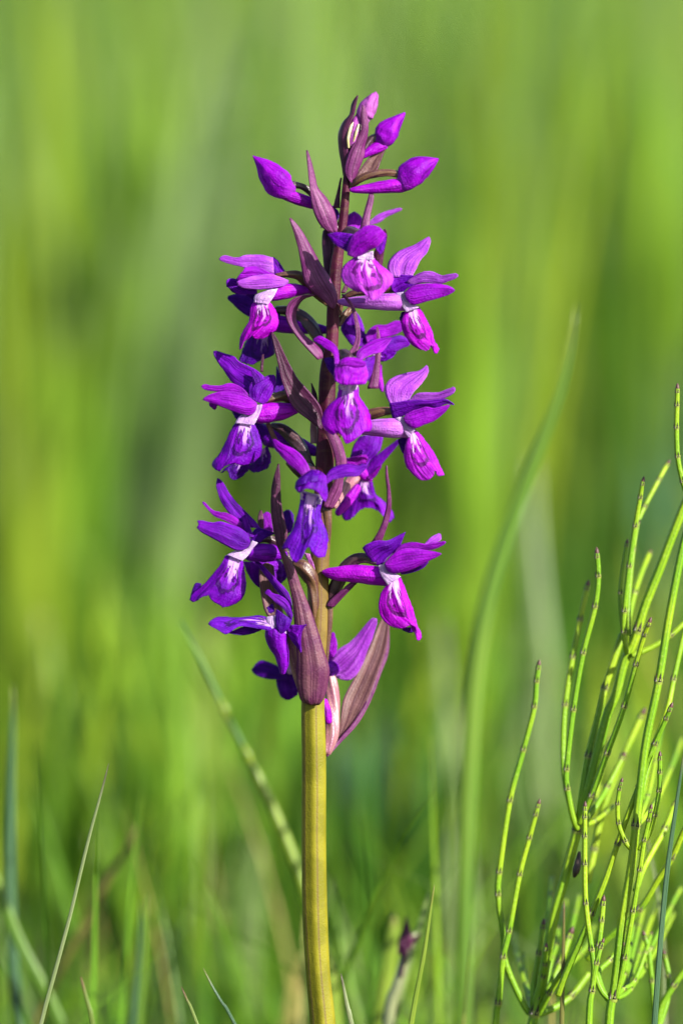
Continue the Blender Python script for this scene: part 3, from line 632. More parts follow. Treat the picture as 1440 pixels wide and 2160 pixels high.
# --- middle right flower
f = throat(R5, [(780, 1000), (805, 1020), (842, 1090), (905, 1185)], [(872, 985), (885, 1045), (925, 1088), (968, 1115)], (68, 74), bulge=.12)
SEP(f, R5, [(740, 880), (690, 785), (680, 705), (722, 640), (800, 600), (900, 570), (1000, 555), (1072, 500)], [(900, 850), (952, 760), (1022, 680), (1072, 610), (1094, 545), (1082, 498)], (26, -2), 'petal_lilac', bulge=.1, rib=.05, wav=2)
PET(f, R5, [(900, 840), (980, 770), (1060, 754), (1180, 755), (1260, 730), (1350, 694)], [(920, 870), (1060, 850), (1180, 828), (1270, 800), (1350, 752)], (36, 56), 'petal_lilac', bulge=.18)
PET(f, R5, [(722, 860), (800, 846), (950, 826), (1100, 826), (1250, 814), (1338, 862)], [(800, 1015), (862, 970), (950, 932), (1080, 900), (1180, 900), (1262, 860), (1338, 878)], (34, 50), 'petal_violet', start=[(738, 930), (760, 1000)], bulge=.06, dl=14)
SEP(f, R5, [(855, 1000), (900, 950), (1000, 912), (1080, 892), (1150, 905), (1295, 868)], [(876, 1040), (920, 1082), (970, 1096), (1050, 1062), (1150, 1022), (1240, 952), (1297, 880)], (76, 84), 'petal_magenta', bulge=.2, dr=4)
SPUR(f, R5, [(880, 1100, 48, 90), (760, 1094, 60, 94), (620, 1090, 58, 84), (500, 1095, 46, 66), (420, 1105, 36, 44)], 'spur_lilac')
OVARY(f, R5, [(770, 930, 30, 30), (680, 935, 26, 42), (580, 955, 20, 50), (480, 980, 14, 46), (330, 1050, 4, 36), (220, 1180, 0, 28)], 'ovary_brown')
LIP(f, R5, [(905, 1165), (872, 1280), (866, 1380), (890, 1460), (950, 1530), (1010, 1580)], [(965, 1105), (1032, 1170), (1102, 1260), (1162, 1350), (1202, 1440), (1228, 1500), (1244, 1535)],
    [(1060, 1594), (1112, 1580), (1146, 1540), (1145, 1510), (1172, 1512), (1186, 1556)], (74, 82), 'rose', dl=-10, dr=-16, bulge=.18)
PET(f, R5, [(900, 1170), (850, 1180), (808, 1205)], [(900, 1300), (860, 1340), (830, 1290), (808, 1225)], (34, 24), 'petal_deep')

# --- flower facing away, right of the stem
f = flower(R9, [(700, 560, -100, 60), (800, 640, -108, 90), (900, 720, -112, 60)], 'spur_magenta')
SEP(f, R9, [(640, 480), (655, 380), (690, 260), (770, 140)], [(860, 600), (920, 480), (1050, 330), (1100, 140)], (-104, -112), 'petal_violet', end=[(920, 110)], bulge=.12)
PET(f, R9, [(590, 505), (585, 440), (650, 430), (760, 400), (862, 388)], [(600, 560), (680, 545), (760, 525), (840, 510), (880, 480)], (-96, -98), 'spur_magenta', end=[(885, 430)], bulge=.2)
SEP(f, R9, [(860, 600), (950, 450), (1080, 340), (1200, 250), (1300, 178)], [(870, 710), (960, 690), (1070, 530), (1180, 392), (1312, 240)], (-106, -96), 'petal_violet', end=[(1320, 200)], bulge=.2)
PET(f, R9, [(870, 690), (960, 630), (1075, 510)], [(900, 730), (990, 690), (1070, 560)], (-100, -92), 'petal_magenta')
OVARY(f, R9, [(700, 720, -100, 80), (610, 800, -80, 70), (530, 940, -50, 50), (430, 1100, -14, 36)], 'ovary_pink')
SPUR(f, R9, [(730, 850, -98, 66), (640, 980, -92, 76), (550, 1100, -86, 72), (480, 1190, -80, 48)], 'spur_magenta')
LIP(f, R9, [(750, 720), (690, 900), (600, 1080), (520, 1230)], [(940, 740), (990, 930), (1100, 1030), (1210, 1160), (1240, 1260)], [(590, 1292), (700, 1222), (800, 1132), (940, 1110), (1060, 1190), (1180, 1322)], (-112, -120), 'violet', bulge=.15)
bract(R9, [(275, 1110), (320, 950), (375, 850), (425, 740), (440, 500), (395, 300), (335, 150), (270, 10)], [(385, 1135), (440, 1060), (515, 920), (535, 780), (565, 620), (588, 490), (560, 350), (510, 200), (440, 100)],
      (34, 44), 'bract_purple', end=[(350, 40)], bulge=.14, rib=.07, dl=0, dr=-10)
bract(R7, [(640, 290), (655, 272), (705, 195), (755, 80), (790, -60), (795, -200), (782, -330), (785, -440)], [(740, 300), (742, 265), (772, 180), (805, 80), (828, -60), (820, -200), (802, -330), (788, -442)], (20, 60), 'bract_purple', bulge=.2)

# --- middle left flower
f = throat(R4, [(620, 700), (560, 790), (480, 800), (430, 870)], [(690, 690), (680, 740), (640, 830), (610, 885)], (64, 70), bulge=.12)
SEP(f, R4, [(570, 600), (500, 545), (400, 472), (330, 372), (268, 290), (222, 200)], [(720, 440), (650, 372), (580, 330), (480, 290), (420, 232), (320, 200), (236, 174)], (36, 10), 'petal_violet', bulge=.1, rib=.05, wav=2)
PET(f, R4, [(570, 640), (560, 540), (600, 460), (680, 440), (760, 408)], [(700, 690), (745, 650), (785, 580), (818, 500), (815, 430)], (46, 40), 'petal_violet', end=[(800, 410)], bulge=.2, wav=3)
PET(f, R4, [(620, 500), (595, 430), (592, 360)], [(705, 450), (680, 400), (600, 358)], (50, 46), 'petal_violet')
PET(f, R4, [(570, 615), (520, 552), (440, 500), (370, 488), (300, 510), (220, 510), (150, 497), (110, 508)], [(570, 640), (500, 600), (400, 580), (300, 572), (220, 562), (150, 552), (112, 528)], (44, 58), 'petal_magenta', bulge=.15)
SEP(f, R4, [(632, 670), (580, 632), (500, 590), (400, 570), (280, 570), (180, 600), (126, 636)], [(640, 690), (612, 770), (550, 792), (470, 772), (380, 742), (290, 706), (200, 672), (128, 652)], (74, 84), 'petal_magenta', bulge=.22)
PET(f, R4, [(190, 670), (188, 700), (235, 738)], [(262, 690), (260, 710), (245, 738)], (62, 60), 'petal_magenta')
SPUR(f, R4, [(660, 780, 40, 92), (760, 768, 36, 94), (880, 752, 28, 84), (980, 738, 20, 56), (1040, 730, 14, 30)], 'spur_magenta')
OVARY(f, R4, [(700, 660, 38, 24), (780, 632, 34, 36), (880, 612, 24, 50), (960, 640, 14, 52), (1100, 760, 4, 44), (1220, 880, 0, 26)], 'ovary_brown')
LIP(f, R4, [(440, 858), (402, 920), (370, 990), (330, 1080), (290, 1160), (232, 1220), (218, 1270)], [(612, 870), (652, 950), (682, 1050), (686, 1130), (660, 1190), (605, 1240)],
    [(250, 1312), (290, 1316), (340, 1272), (420, 1250), (470, 1266), (540, 1262)], (72, 76), 'violet', dl=-8, dr=-16, bulge=.2)
bract(R4, [(1262, 935), (1200, 892), (1140, 842), (1040, 772), (980, 712), (938, 640), (908, 560), (868, 440), (838, 290), (800, 130), (768, 2)], [(1268, 900), (1262, 800), (1240, 710), (1180, 622), (1110, 540), (1030, 450), (960, 330), (900, 210), (850, 100), (790, -2)],
      (36, 60), 'bract_dark', bulge=-.10, rib=-.06, dl=10, dr=6)
bract(R4, [(672, 380), (680, 300), (690, 215)], [(694, 380), (700, 300), (698, 212)], (10, 10), 'bract_dark')
bract(R4, [(1185, 680), (1165, 600), (1150, 492)], [(1215, 680), (1200, 580), (1158, 488)], (-8, -20), 'bract_dark')
bract(R4, [(1150, 1060), (1146, 960), (1148, 860)], [(1230, 1060), (1215, 960), (1190, 870)], (-18, -28), 'ovary_pink', end=[(1170, 862)])

# --- flower behind the middle left one
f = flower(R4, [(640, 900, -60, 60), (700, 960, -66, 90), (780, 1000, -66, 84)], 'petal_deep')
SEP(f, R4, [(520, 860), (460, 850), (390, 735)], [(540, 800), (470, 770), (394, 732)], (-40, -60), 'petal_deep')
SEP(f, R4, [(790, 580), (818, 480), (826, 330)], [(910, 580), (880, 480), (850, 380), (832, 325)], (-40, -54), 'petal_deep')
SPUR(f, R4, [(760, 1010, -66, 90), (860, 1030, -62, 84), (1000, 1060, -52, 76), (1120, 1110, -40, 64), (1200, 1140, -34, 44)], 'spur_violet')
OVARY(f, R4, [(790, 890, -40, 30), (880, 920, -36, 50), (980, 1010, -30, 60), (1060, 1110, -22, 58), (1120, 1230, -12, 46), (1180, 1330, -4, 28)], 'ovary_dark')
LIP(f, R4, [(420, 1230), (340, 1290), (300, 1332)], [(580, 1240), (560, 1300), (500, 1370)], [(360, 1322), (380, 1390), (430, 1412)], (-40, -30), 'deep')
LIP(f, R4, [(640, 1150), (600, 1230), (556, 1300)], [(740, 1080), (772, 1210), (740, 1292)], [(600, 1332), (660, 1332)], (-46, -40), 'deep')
bract(R12, [(340, 830), (235, 745), (150, 530)], [(350, 815), (300, 720), (210, 520)], (-4, 14), 'bract_tan', end=[(180, 515)])

# --- front flower, centre left
f = throat(R6, [(1100, 240), (1100, 280), (1100, 330)], [(1310, 290), (1300, 330), (1285, 380)], (134, 138), bulge=-.15)
OVARY(f, R6, [(1200, 120, 116, 60), (1180, 60, 80, 60), (1150, 40, 40, 50), (1260, 120, 6, 40)], 'ovary_dark')
SEP(f, R12, [(700, 1330), (620, 1250), (480, 1130), (360, 1000), (280, 900), (248, 770)], [(820, 1240), (770, 1120), (660, 980), (540, 900), (400, 840), (300, 770), (262, 760)], (132, 96), 'petal_magenta', bulge=.16, rib=.05)
bract(R12, [(690, 1370), (620, 1330), (520, 1220), (455, 1130)], [(720, 1330), (640, 1240), (560, 1160), (460, 1128)], (30, 40), 'ovary_dark')
SEP(f, R9, [(290, 720), (310, 680), (380, 590), (480, 535), (620, 515), (760, 535), (815, 505), (868, 552)], [(300, 800), (400, 740), (500, 705), (620, 690), (740, 690), (800, 640), (868, 565)], (136, 112), 'petal_violet', bulge=.25, dl=-6, dr=8)
PET(f, R6, [(1045, 225), (1078, 150), (1150, 105), (1200, 55)], [(1335, 355), (1352, 290), (1345, 200), (1335, 110)], (150, 142), 'petal_violet', start=[(1080, 276), (1150, 242), (1250, 270), (1300, 332)], end=[(1270, 62)], bulge=.35, nu=24, nv=18, wav=3)
PET(f, R6, [(1045, 225), (1060, 160), (1130, 100), (1200, 50)], [(1300, 160), (1300, 110), (1260, 70), (1210, 50)], (152, 140), 'petal_deep', bulge=.3)
LIP(f, R6, [(1100, 262), (1092, 380), (1062, 500), (1020, 620), (962, 710), (924, 802)], [(1312, 318), (1284, 440), (1302, 540), (1340, 620), (1357, 700), (1345, 790), (1332, 872)],
    [(982, 800), (1002, 890), (1050, 936), (1100, 900), (1140, 822), (1170, 790), (1200, 832), (1260, 882)], (146, 160), 'blue', dl=-16, dr=-18, bulge=.22)
OVARY(f, R10, [(740, 200, 30, 60), (850, 250, 30, 110), (960, 400, 26, 110), (1010, 560, 20, 90), (1020, 800, 18, 84), (1010, 1100, 10, 70)], 'ovary_brown')
PET(f, R10, [(870, 40), (940, 180), (1040, 350)], [(960, 60), (1020, 230), (1045, 350)], (24, 22), 'bud_pink')

# --- lower left flower
f = throat(R6, [(640, 720), (590, 800), (500, 810), (395, 860)], [(690, 740), (640, 800), (600, 860), (545, 915)], (66, 72), bulge=.12)
SEP(f, R6, [(560, 590), (440, 482), (380, 410), (330, 320), (298, 210), (302, 140)], [(720, 610), (670, 540), (600, 470), (500, 370), (420, 270), (370, 180), (318, 124)], (36, 14), 'petal_violet', bulge=.12, rib=.05, wav=2)
PET(f, R6, [(560, 620), (440, 562), (360, 522), (280, 490), (220, 430), (164, 366)], [(550, 560), (480, 500), (400, 460), (330, 450), (260, 430), (210, 380), (172, 344)], (46, 62), 'petal_magenta', bulge=.16)
SEP(f, R6, [(622, 745), (600, 670), (520, 600), (440, 570), (340, 540), (260, 550), (160, 530), (118, 532)], [(618, 752), (572, 802), (500, 816), (420, 786), (340, 742), (250, 692), (160, 642), (112, 598)], (74, 86), 'petal_violet', bulge=.2, end=[(128, 566)])
PET(f, R6, [(600, 690), (560, 620), (545, 560), (548, 505)], [(660, 690), (620, 600), (600, 540), (588, 488)], (54, 52), 'petal_violet', end=[(570, 490)])
PET(f, R6, [(620, 720), (640, 650), (690, 600), (760, 620), (850, 650)], [(660, 752), (720, 730), (770, 690), (820, 668), (852, 655)], (52, 50), 'petal_deep', bulge=.2)
SPUR(f, R6, [(630, 835, 44, 84), (730, 835, 38, 90), (850, 842, 30, 76), (940, 860, 24, 40)], 'spur_violet')
OVARY(f, R6, [(680, 720, 40, 28), (780, 700, 32, 38), (880, 760, 20, 44), (1020, 920, 4, 40), (1160, 1100, 0, 30)], 'ovary_dark')
LIP(f, R6, [(392, 862), (332, 960), (262, 1050), (190, 1130), (130, 1182), (66, 1240), (48, 1285)], [(552, 908), (568, 1010), (582, 1120), (576, 1200), (542, 1272), (482, 1322)],
    [(90, 1306), (150, 1262), (220, 1246), (245, 1290), (320, 1332), (372, 1356)], (74, 80), 'violet', dl=-6, dr=-16, bulge=.18)
PET(f, R6, [(150, 1190), (62, 1260)], [(160, 1130), (98, 1130), (58, 1240)], (58, 54), 'petal_deep')
bract(R6, [(932, 880), (888, 800), (860, 700), (834, 560), (820, 430), (820, 300), (832, 170), (885, -6)], [(945, 860), (962, 740), (972, 660), (950, 560), (920, 430), (905, 300), (898, 120), (889, -8)], (60, 70), 'bract_spotted', bulge=.16, rib=.05)
f = flower(R6, [(680, 1000, -50, 40), (760, 960, -60, 70), (880, 960, -60, 60)], 'spur_violet')
SEP(f, R6, [(555, 920), (600, 1042), (650, 1120), (706, 1168)], [(700, 920), (712, 1050), (712, 1166)], (-40, -50), 'petal_violet')
SEP(f, R6, [(750, 640), (742, 540), (742, 470)], [(840, 640), (825, 540), (812, 470)], (-50, -60), 'petal_magenta', end=[(780, 450)])
SEP(f, R6, [(960, 660), (940, 560), (930, 450)], [(1010, 640), (1032, 560), (1030, 480)], (-70, -90), 'petal_deep', end=[(985, 430)])
PET(f, R6, [(840, 1100), (900, 1130), (960, 1080)], [(840, 930), (900, 930), (970, 960)], (-50, -60), 'petal_violet', end=[(980, 1010)])
bract(R6, [(695, 620), (695, 540), (700, 480), (718, 438)], [(748, 620), (745, 540), (738, 480), (722, 436)], (-20, -34), 'bract_dark')
bract(R10, [(330, 1010), (270, 900), (235, 740), (205, 560), (190, 380), (200, 250)], [(560, 1010), (520, 800), (470, 620), (430, 420), (410, 240)], (-24, -30), 'bract_tan', end=[(300, 190)], bulge=-.12)

# --- lower right flower
f = throat(R7, [(712, 505), (728, 580), (760, 640), (798, 695)], [(780, 495), (802, 565), (860, 582), (920, 615)], (68, 74), bulge=.12)
PET(f, R7, [(558, 342), (605, 303), (695, 270), (800, 270), (880, 232), (966, 188)], [(715, 515), (745, 505), (800, 432), (890, 362), (918, 310), (968, 192)], (40, 48), 'petal_violet', start=[(605, 412), (662, 480)], bulge=.06, dl=14)
PET(f, R7, [(850, 400), (910, 322), (990, 290), (1070, 288), (1150, 302), (1250, 290), (1348, 274)], [(880, 420), (1000, 360), (1100, 348), (1180, 362), (1260, 345), (1350, 300)], (46, 62), 'petal_magenta', bulge=.2)
SEP(f, R7, [(1140, 310), (1210, 240), (1278, 205)], [(1180, 330), (1292, 272), (1302, 230)], (30, 14), 'petal_lilac', end=[(1296, 212)])
SEP(f, R7, [(770, 480), (850, 400), (940, 350), (1050, 344), (1150, 360), (1260, 378), (1306, 392)], [(768, 495), (792, 552), (850, 582), (940, 572), (1040, 542), (1150, 482), (1250, 432), (1307, 400)], (76, 86), 'petal_magenta', bulge=.24)
PET(f, R7, [(915, 570), (1040, 530), (1180, 470)], [(925, 592), (1010, 582), (1130, 532), (1185, 474)], (44, 52), 'petal_violet')
SPUR(f, R7, [(790, 612, 46, 92), (690, 606, 42, 92), (560, 590, 38, 88), (430, 586, 34, 82), (300, 584, 30, 66), (220, 574, 28, 42), (192, 570, 27, 22)], 'spur_magenta')
OVARY(f, R7, [(680, 470, 36, 34), (580, 440, 30, 46), (480, 460, 22, 56), (380, 560, 12, 66), (300, 720, 4, 62), (240, 850, -4, 44)], 'ovary_dark')
LIP(f, R7, [(795, 685), (742, 760), (716, 850), (716, 930), (742, 1000), (800, 1060), (860, 1092)], [(918, 612), (962, 720), (1002, 830), (1032, 900), (1062, 1000), (1082, 1080), (1112, 1130), (1122, 1188)],
    [(940, 1112), (1000, 1086), (1050, 1100), (1070, 1140), (1070, 1210), (1092, 1222)], (74, 82), 'bright', dl=-10, dr=-16, bulge=.18)
PET(f, R7, [(930, 1095), (945, 1125), (1000, 1146)], [(1060, 1090), (1052, 1120), (1030, 1142)], (46, 42), 'petal_deep')
bract(R7, [(215, 890), (260, 832), (350, 752), (420, 690), (500, 640)], [(285, 900), (350, 832), (440, 740), (510, 672)], (14, 30), 'bract_purple', end=[(510, 655)], bulge=.2)
tube(orchid, 'stem_ridge', R7, [(245, 880, 6, 34), (245, 1000, 4, 34), (235, 1150, 2, 30), (225, 1300, 0, 22), (215, 1500, -4, 12)], M['ovary_brown'], ribs=3)
tube(orchid, 'stem_ridge', R7, [(235, 120, 0, 20), (235, 300, 0, 20), (225, 450, 0, 16), (210, 600, -2, 8)], M['ovary_brown'], ribs=3)
tube(orchid, 'stem_ridge', R9, [(320, 1140, 16, 66), (330, 1300, 14, 62), (330, 1500, 10, 50), (320, 1700, 4, 36)], M['ovary_brown'], ribs=3)

# --- lowest left flower, withering, lip held out sideways
f = throat(R10, [(300, 1020), (300, 1120), (330, 1240)], [(560, 980), (600, 1180), (600, 1270)], (60, 66), end=[(450, 1285)], bulge=.15)
SEP(f, R10, [(640, 960), (560, 760), (440, 600), (320, 430), (200, 280), (120, 190)], [(700, 900), (660, 700), (560, 560), (430, 430), (300, 290), (200, 190)], (40, 30), 'petal_violet', end=[(150, 170)])
SEP(f, R10, [(680, 1100), (560, 900), (440, 800), (340, 700), (272, 660)], [(700, 960), (640, 800), (520, 690), (400, 660), (340, 600), (290, 625)], (64, 78), 'petal_violet', bulge=.2)
SEP(f, R10, [(430, 930), (350, 960), (305, 880)], [(420, 900), (390, 820), (310, 870)], (56, 60), 'petal_deep')
PET(f, R10, [(450, 900), (440, 1050), (460, 1200), (520, 1262)], [(680, 1060), (640, 1180), (560, 1262)], (70, 74), 'petal_deep', bulge=.3)
PET(f, R10, [(620, 1190), (690, 1140), (800, 1145), (905, 1130)], [(640, 1300), (720, 1420), (790, 1500), (835, 1570), (820, 1400), (845, 1230), (908, 1136)], (66, 80), 'petal_violet', bulge=.12)
leaf(f, 'lip', R8, [(560, 400), (470, 345), (370, 340), (250, 355), (130, 350), (65, 392)], [(580, 470), (420, 432), (330, 415), (280, 422), (195, 476), (140, 446), (70, 408)], (60, 84), LIPM['blue'], bulge=.2, dl=-16, dr=10)
PET(f, R8, [(440, 420), (330, 416), (218, 462)], [(450, 440), (390, 466), (310, 480), (222, 468)], (44, 60), 'petal_deep')
SPUR(f, R8, [(555, 470, 52, 84), (570, 540, 50, 72), (598, 620, 46, 54), (606, 690, 42, 42), (605, 745, 40, 22)], 'spur_violet')
OVARY(f, R8, [(650, 420, 44, 24), (670, 500, 36, 34), (680, 620, 26, 34), (700, 740, 16, 30), (740, 880, 4, 26)], 'ovary_pink')
bract(R8, [(780, 972), (738, 950), (712, 860), (705, 760), (710, 640), (700, 520), (690, 400), (680, 260), (652, 120), (620, 0), (575, -160)], [(865, 980), (905, 920), (932, 800), (938, 720), (902, 600), (852, 440), (792, 270), (732, 120), (688, 0), (640, -80), (590, -170)],
      (36, 84), 'bract_grey', bulge=.20, rib=.05, nv=40, dl=0, dr=-4)

# --- lowest flowers at the back
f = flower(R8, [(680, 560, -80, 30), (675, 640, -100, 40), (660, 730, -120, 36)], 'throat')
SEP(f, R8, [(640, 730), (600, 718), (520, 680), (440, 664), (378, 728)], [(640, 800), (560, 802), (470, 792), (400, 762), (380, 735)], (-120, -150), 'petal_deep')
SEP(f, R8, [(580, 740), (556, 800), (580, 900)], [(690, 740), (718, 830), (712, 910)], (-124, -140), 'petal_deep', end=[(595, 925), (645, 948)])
f = flower(R8, [(940, 740, -60, 50), (960, 720, -90, 60), (990, 700, -100, 40)], 'petal_violet')
SEP(f, R8, [(935, 690), (1000, 590), (1100, 520), (1180, 430), (1240, 362), (1274, 352)], [(975, 780), (1050, 806), (1110, 792), (1172, 710), (1212, 600), (1262, 470), (1292, 370)], (-90, -80), 'petal_lilac', bulge=.12)
SEP(f, R8, [(930, 680), (940, 560), (955, 460)], [(960, 660), (995, 590), (992, 520)], (-80, -90), 'petal_magenta', end=[(975, 465)])
OVARY(f, R8, [(925, 1320, -6, 34), (955, 1200, -20, 50), (965, 1050, -40, 52), (960, 900, -56, 50), (950, 780, -64, 40)], 'ovary_pink')
SPUR(f, R8, [(905, 960, -2, 26), (925, 1040, 2, 32), (935, 1100, 4, 26)], 'spur_magenta', seg=14)
bract(R8, [(915, 1345), (990, 1250), (1010, 1180), (1040, 950), (1120, 790), (1220, 590), (1290, 420), (1345, 320)], [(922, 1350), (1020, 1232), (1130, 1112), (1222, 950), (1292, 760), (1352, 580), (1372, 400), (1352, 318)],
      (-8, -150), 'bract_tan', bulge=-.14, rib=-.02)
leaf(orchid, 'bract_rim', R8, [(918, 1348), (1018, 1228), (1126, 1100), (1216, 942), (1284, 755), (1344, 575), (1352, 330)], [(922, 1356), (1026, 1244), (1140, 1122), (1234, 958), (1306, 766), (1366, 582), (1360, 325)], (-2, -142), M['bract_purple'], bulge=.3, thick=5)

# ------------------------------------------------------------------ single grass blades that can be told apart
def grass_blade(pts, d, m, label, w_ground=None, name='grass_shoot', cat='grass blade', group=None, nu=6, bulge=.18, parent=None, lean=0):
    """pts from tip down: (x, y, width); d = depth of the tip, lean = how much further forward the foot stands"""
    dd = d + lean
    pts = [p for p in pts if p[1] < ground_y(p[0], dd)]
    x, y, wd = pts[-1]; px, py, _ = pts[-2]
    g = ground_y(x, dd) + 8
    if g > y + 15:
        sl = (x-px)/max(1, y-py); sl = max(-.6, min(.6, sl))
        pts = list(pts) + [(x+sl*(g-y)*.9, g, w_ground or wd)]
    c = np.array(pts, float)[::-1]
    tg = np.gradient(c[:, :2], axis=0); tg /= np.linalg.norm(tg, axis=1)[:, None]
    nr = np.stack([-tg[:, 1], tg[:, 0]], 1)*(-1)
    le = [tuple(c[i, :2]-nr[i]*c[i, 2]/2) for i in range(len(c))]; ri = [tuple(c[i, :2]+nr[i]*c[i, 2]/2) for i in range(len(c))]
    base = P(c[0, 0], c[0, 1], dd)
    o = leaf(parent, name, R0, le, ri, (dd, d), BM[m], bulge=bulge, rib=.05, thick=1.6, wav=.8, cren=0, nv=36, nu=nu, org=base)
    return tag(o, label, cat, group)
GB = [
 ([(1216, 640, 5), (1200, 740, 14), (1175, 840, 20), (1130, 960, 26), (1075, 1110, 32), (1030, 1260, 36), (1003, 1420, 38), (990, 1600, 37), (980, 1850, 35), (975, 2160, 34)], -950, 'green', 'broad blurred green blade, tallest of those beside the horsetails', 0),
 ([(1122, 960, 8), (1118, 1100, 34), (1128, 1250, 44), (1145, 1420, 48), (1150, 1650, 46), (1150, 1900, 46)], -3400, 'sage', 'pale grey-green blurred blade behind the tall broad blade', 200),
 ([(28, 1445, 3), (27, 1540, 10), (23, 1680, 17), (22, 1850, 20), (27, 2000, 22), (38, 2165, 24)], -850, 'blue', 'upright bluish blade with yellow tip standing alone on the side away from the horsetails', 0),
 ([(230, 1610, 1.5), (215, 1668, 4), (186, 1775, 6), (150, 1925, 7), (118, 2045, 7.5), (86, 2165, 8)], -10, 'pale', 'thin pale needle-like blade in sharp focus leaning away from the orchid', 0),
 ([(294, 1738, 3), (262, 1795, 12), (215, 1880, 15), (165, 1975, 14), (110, 2085, 13)], -1050, 'brown', 'brownish blurred blade crossing behind the pale needle-like blade', 0),
 ([(-30, 1800, 14), (0, 1880, 20), (40, 1985, 24), (95, 2090, 24), (130, 2165, 24)], -800, 'green', 'blurred green blade falling across the foot of the bluish blade', 0),
 ([(171, 2060, 2), (180, 2095, 6), (190, 2130, 8), (197, 2165, 9)], -180, 'tipped', 'short curved blade tip beside the foot of the pale needle-like blade', 0),
 ([(383, 2081, 2), (396, 2112, 4), (418, 2165, 6)], -30, 'tipped', 'short yellow-green blade with reddish tip left of the orchid stem', 0),
 ([(429, 2042, 1.5), (448, 2080, 4), (474, 2124, 5), (498, 2165, 6)], -20, 'blue', 'short thin bluish blade with reddish tip left of the orchid stem', 0),
 ([(719, 2053, 2.5), (727, 2095, 6), (734, 2130, 8), (743, 2168, 9)], -20, 'pale', 'short pale yellow blade tip just right of the orchid stem', 0),
 ([(916, 1866, 1.5), (906, 1930, 5), (894, 2010, 8), (880, 2085, 9), (866, 2165, 10)], -40, 'lime', 'slender lime blade with fine point between orchid and horsetails', 0),
 ([(904, 1880, 4), (888, 1940, 9), (868, 2010, 12), (846, 2090, 14)], -520, 'sage', 'blurred grey-green blade behind the slender lime blade', 0),
 ([(830, 1925, 8), (826, 1990, 26), (815, 2070, 32), (800, 2165, 34)], -800, 'lime', 'blurred yellow-green blade with tan tip behind the withered stalk', 0),
 ([(312, 1885, 2), (308, 1960, 8), (302, 2060, 10), (296, 2165, 11)], -650, 'green', 'blurred dark green blade, shorter of a crossing pair', 0),
 ([(297, 1900, 2), (296, 1980, 7), (288, 2080, 9), (280, 2165, 10)], -760, 'blue', 'blurred bluish green blade beside the dark crossing blade', 0),
 ([(545, 1770, 8), (532, 1880, 34), (524, 2000, 50), (520, 2165, 58)], -2300, 'sage', 'wide pale grey-green blurred blade left of the orchid stem', 0),
 ([(1446, 1560, 3), (1437, 1620, 5), (1422, 1720, 8), (1407, 1830, 10), (1395, 1950, 11), (1387, 2050, 11), (1379, 2165, 12)], 40, 'blue', 'thin blue-grey blade in front of the horsetails', 0),
 ([(1189, 1900, 2), (1188, 1980, 6), (1186, 2060, 8), (1184, 2165, 9)], -60, 'brown', 'thin straw-coloured stalk between the horsetail stems', 0),
 ([(1362, 1760, 3), (1385, 1880, 6), (1398, 2000, 8), (1400, 2165, 10)], -420, 'pale', 'pale tan dry blade behind the horsetails', 0),
 ([(700, 1850, 4), (712, 1960, 16), (735, 2080, 20), (760, 2165, 22)], -1000, 'green', 'blurred green blade emerging from behind the orchid stem', 0),
 ([(85, 1290, 10), (100, 1420, 46), (120, 1560, 54), (150, 1680, 52), (190, 1790, 48), (240, 1900, 44)], -3600, 'lime', 'wide blurred lime blade far behind the pale needle-like blade', 100),
 ([(440, 1300, 14), (436, 1450, 46), (432, 1650, 54), (430, 1850, 50)], -3900, 'lime', 'wide blurred upright lime blade behind the flowering grass stalk', 100),
 ([(955, 1500, 10), (960, 1650, 34), (950, 1820, 38), (940, 2000, 36)], -3000, 'lime', 'blurred upright lime blade close beside the tall broad blade', 100),
 ([(930, 1300, 8), (935, 1450, 26), (945, 1600, 30), (950, 1800, 30)], -3000, 'sage', 'narrow blurred grey-green blade between orchid and tall broad blade', 100)]
for pts, d, m, label, lean in GB:
    grass_blade(pts, d, m, label, lean=lean)
# jointed grass stalk leaning behind the orchid
ORG = P(720, ground_y(720, -820), -820)
st = tag(empty('grass_stalk', ORG), 'jointed grass stalk leaning behind the orchid stem', 'grass stalk')
tube(st, 'culm', R0, [(380, 1310, -800, 2.5), (420, 1385, -800, 4.5), (470, 1490, -800, 6), (525, 1600, -805, 7), (545, 1640, -810, 8)], M_C := blade_mat('culm', (0.025, 0.075, 0.012), (0.038, 0.095, 0.014), (0.06, 0.10, 0.02), 0, 0.75), n=10)
for q in ((474, 1496), (521, 1592)):
    tube(st, 'joint', R0, [(q[0]-7, q[1]-16, -800, 7.5), (q[0], q[1], -798, 11), (q[0]+7, q[1]+15, -800, 8)], BM['lime'], n=10, seg=8)
tube(st, 'sheath', R0, [(536, 1622, -806, 10), (575, 1705, -810, 12), (625, 1830, -815, 13.5), (665, 1950, -818, 14), (700, 2080, -820, 14), (720, ground_y(720, -820)+5, -820, 16)], BM['lime'], n=12)
# withered stalk with dark flower remains
ORG = P(806, ground_y(806, -480), -480)
wt = tag(empty('withered_stalk', ORG), 'olive stalk topped by small dark purple withered head', 'withered stalk')
tube(wt, 'stalk', R0, [(872, 1972, -480, 7), (855, 2020, -480, 11), (838, 2080, -480, 13), (818, 2160, -480, 14), (806, ground_y(806, -480)+6, -480, 15)], blade_mat('dull_stalk', (0.10, 0.115, 0.05), (0.14, 0.15, 0.07), (0.08, 0.05, 0.05), 0), n=12)
for le, ri in (([(846, 2000), (846, 1970), (857, 1932)], [(868, 2000), (866, 1965), (858, 1932)]), ([(852, 1998), (870, 1980), (888, 1968)], [(856, 2006), (874, 1986), (889, 1971)]),
               ([(838, 2012), (840, 1990), (846, 1968)], [(856, 2014), (854, 1990), (848, 1967)])):
    leaf(wt, 'dry_scale', R0, le, ri, (-470, -465), M['bract_dark'], bulge=.2, thick=3)
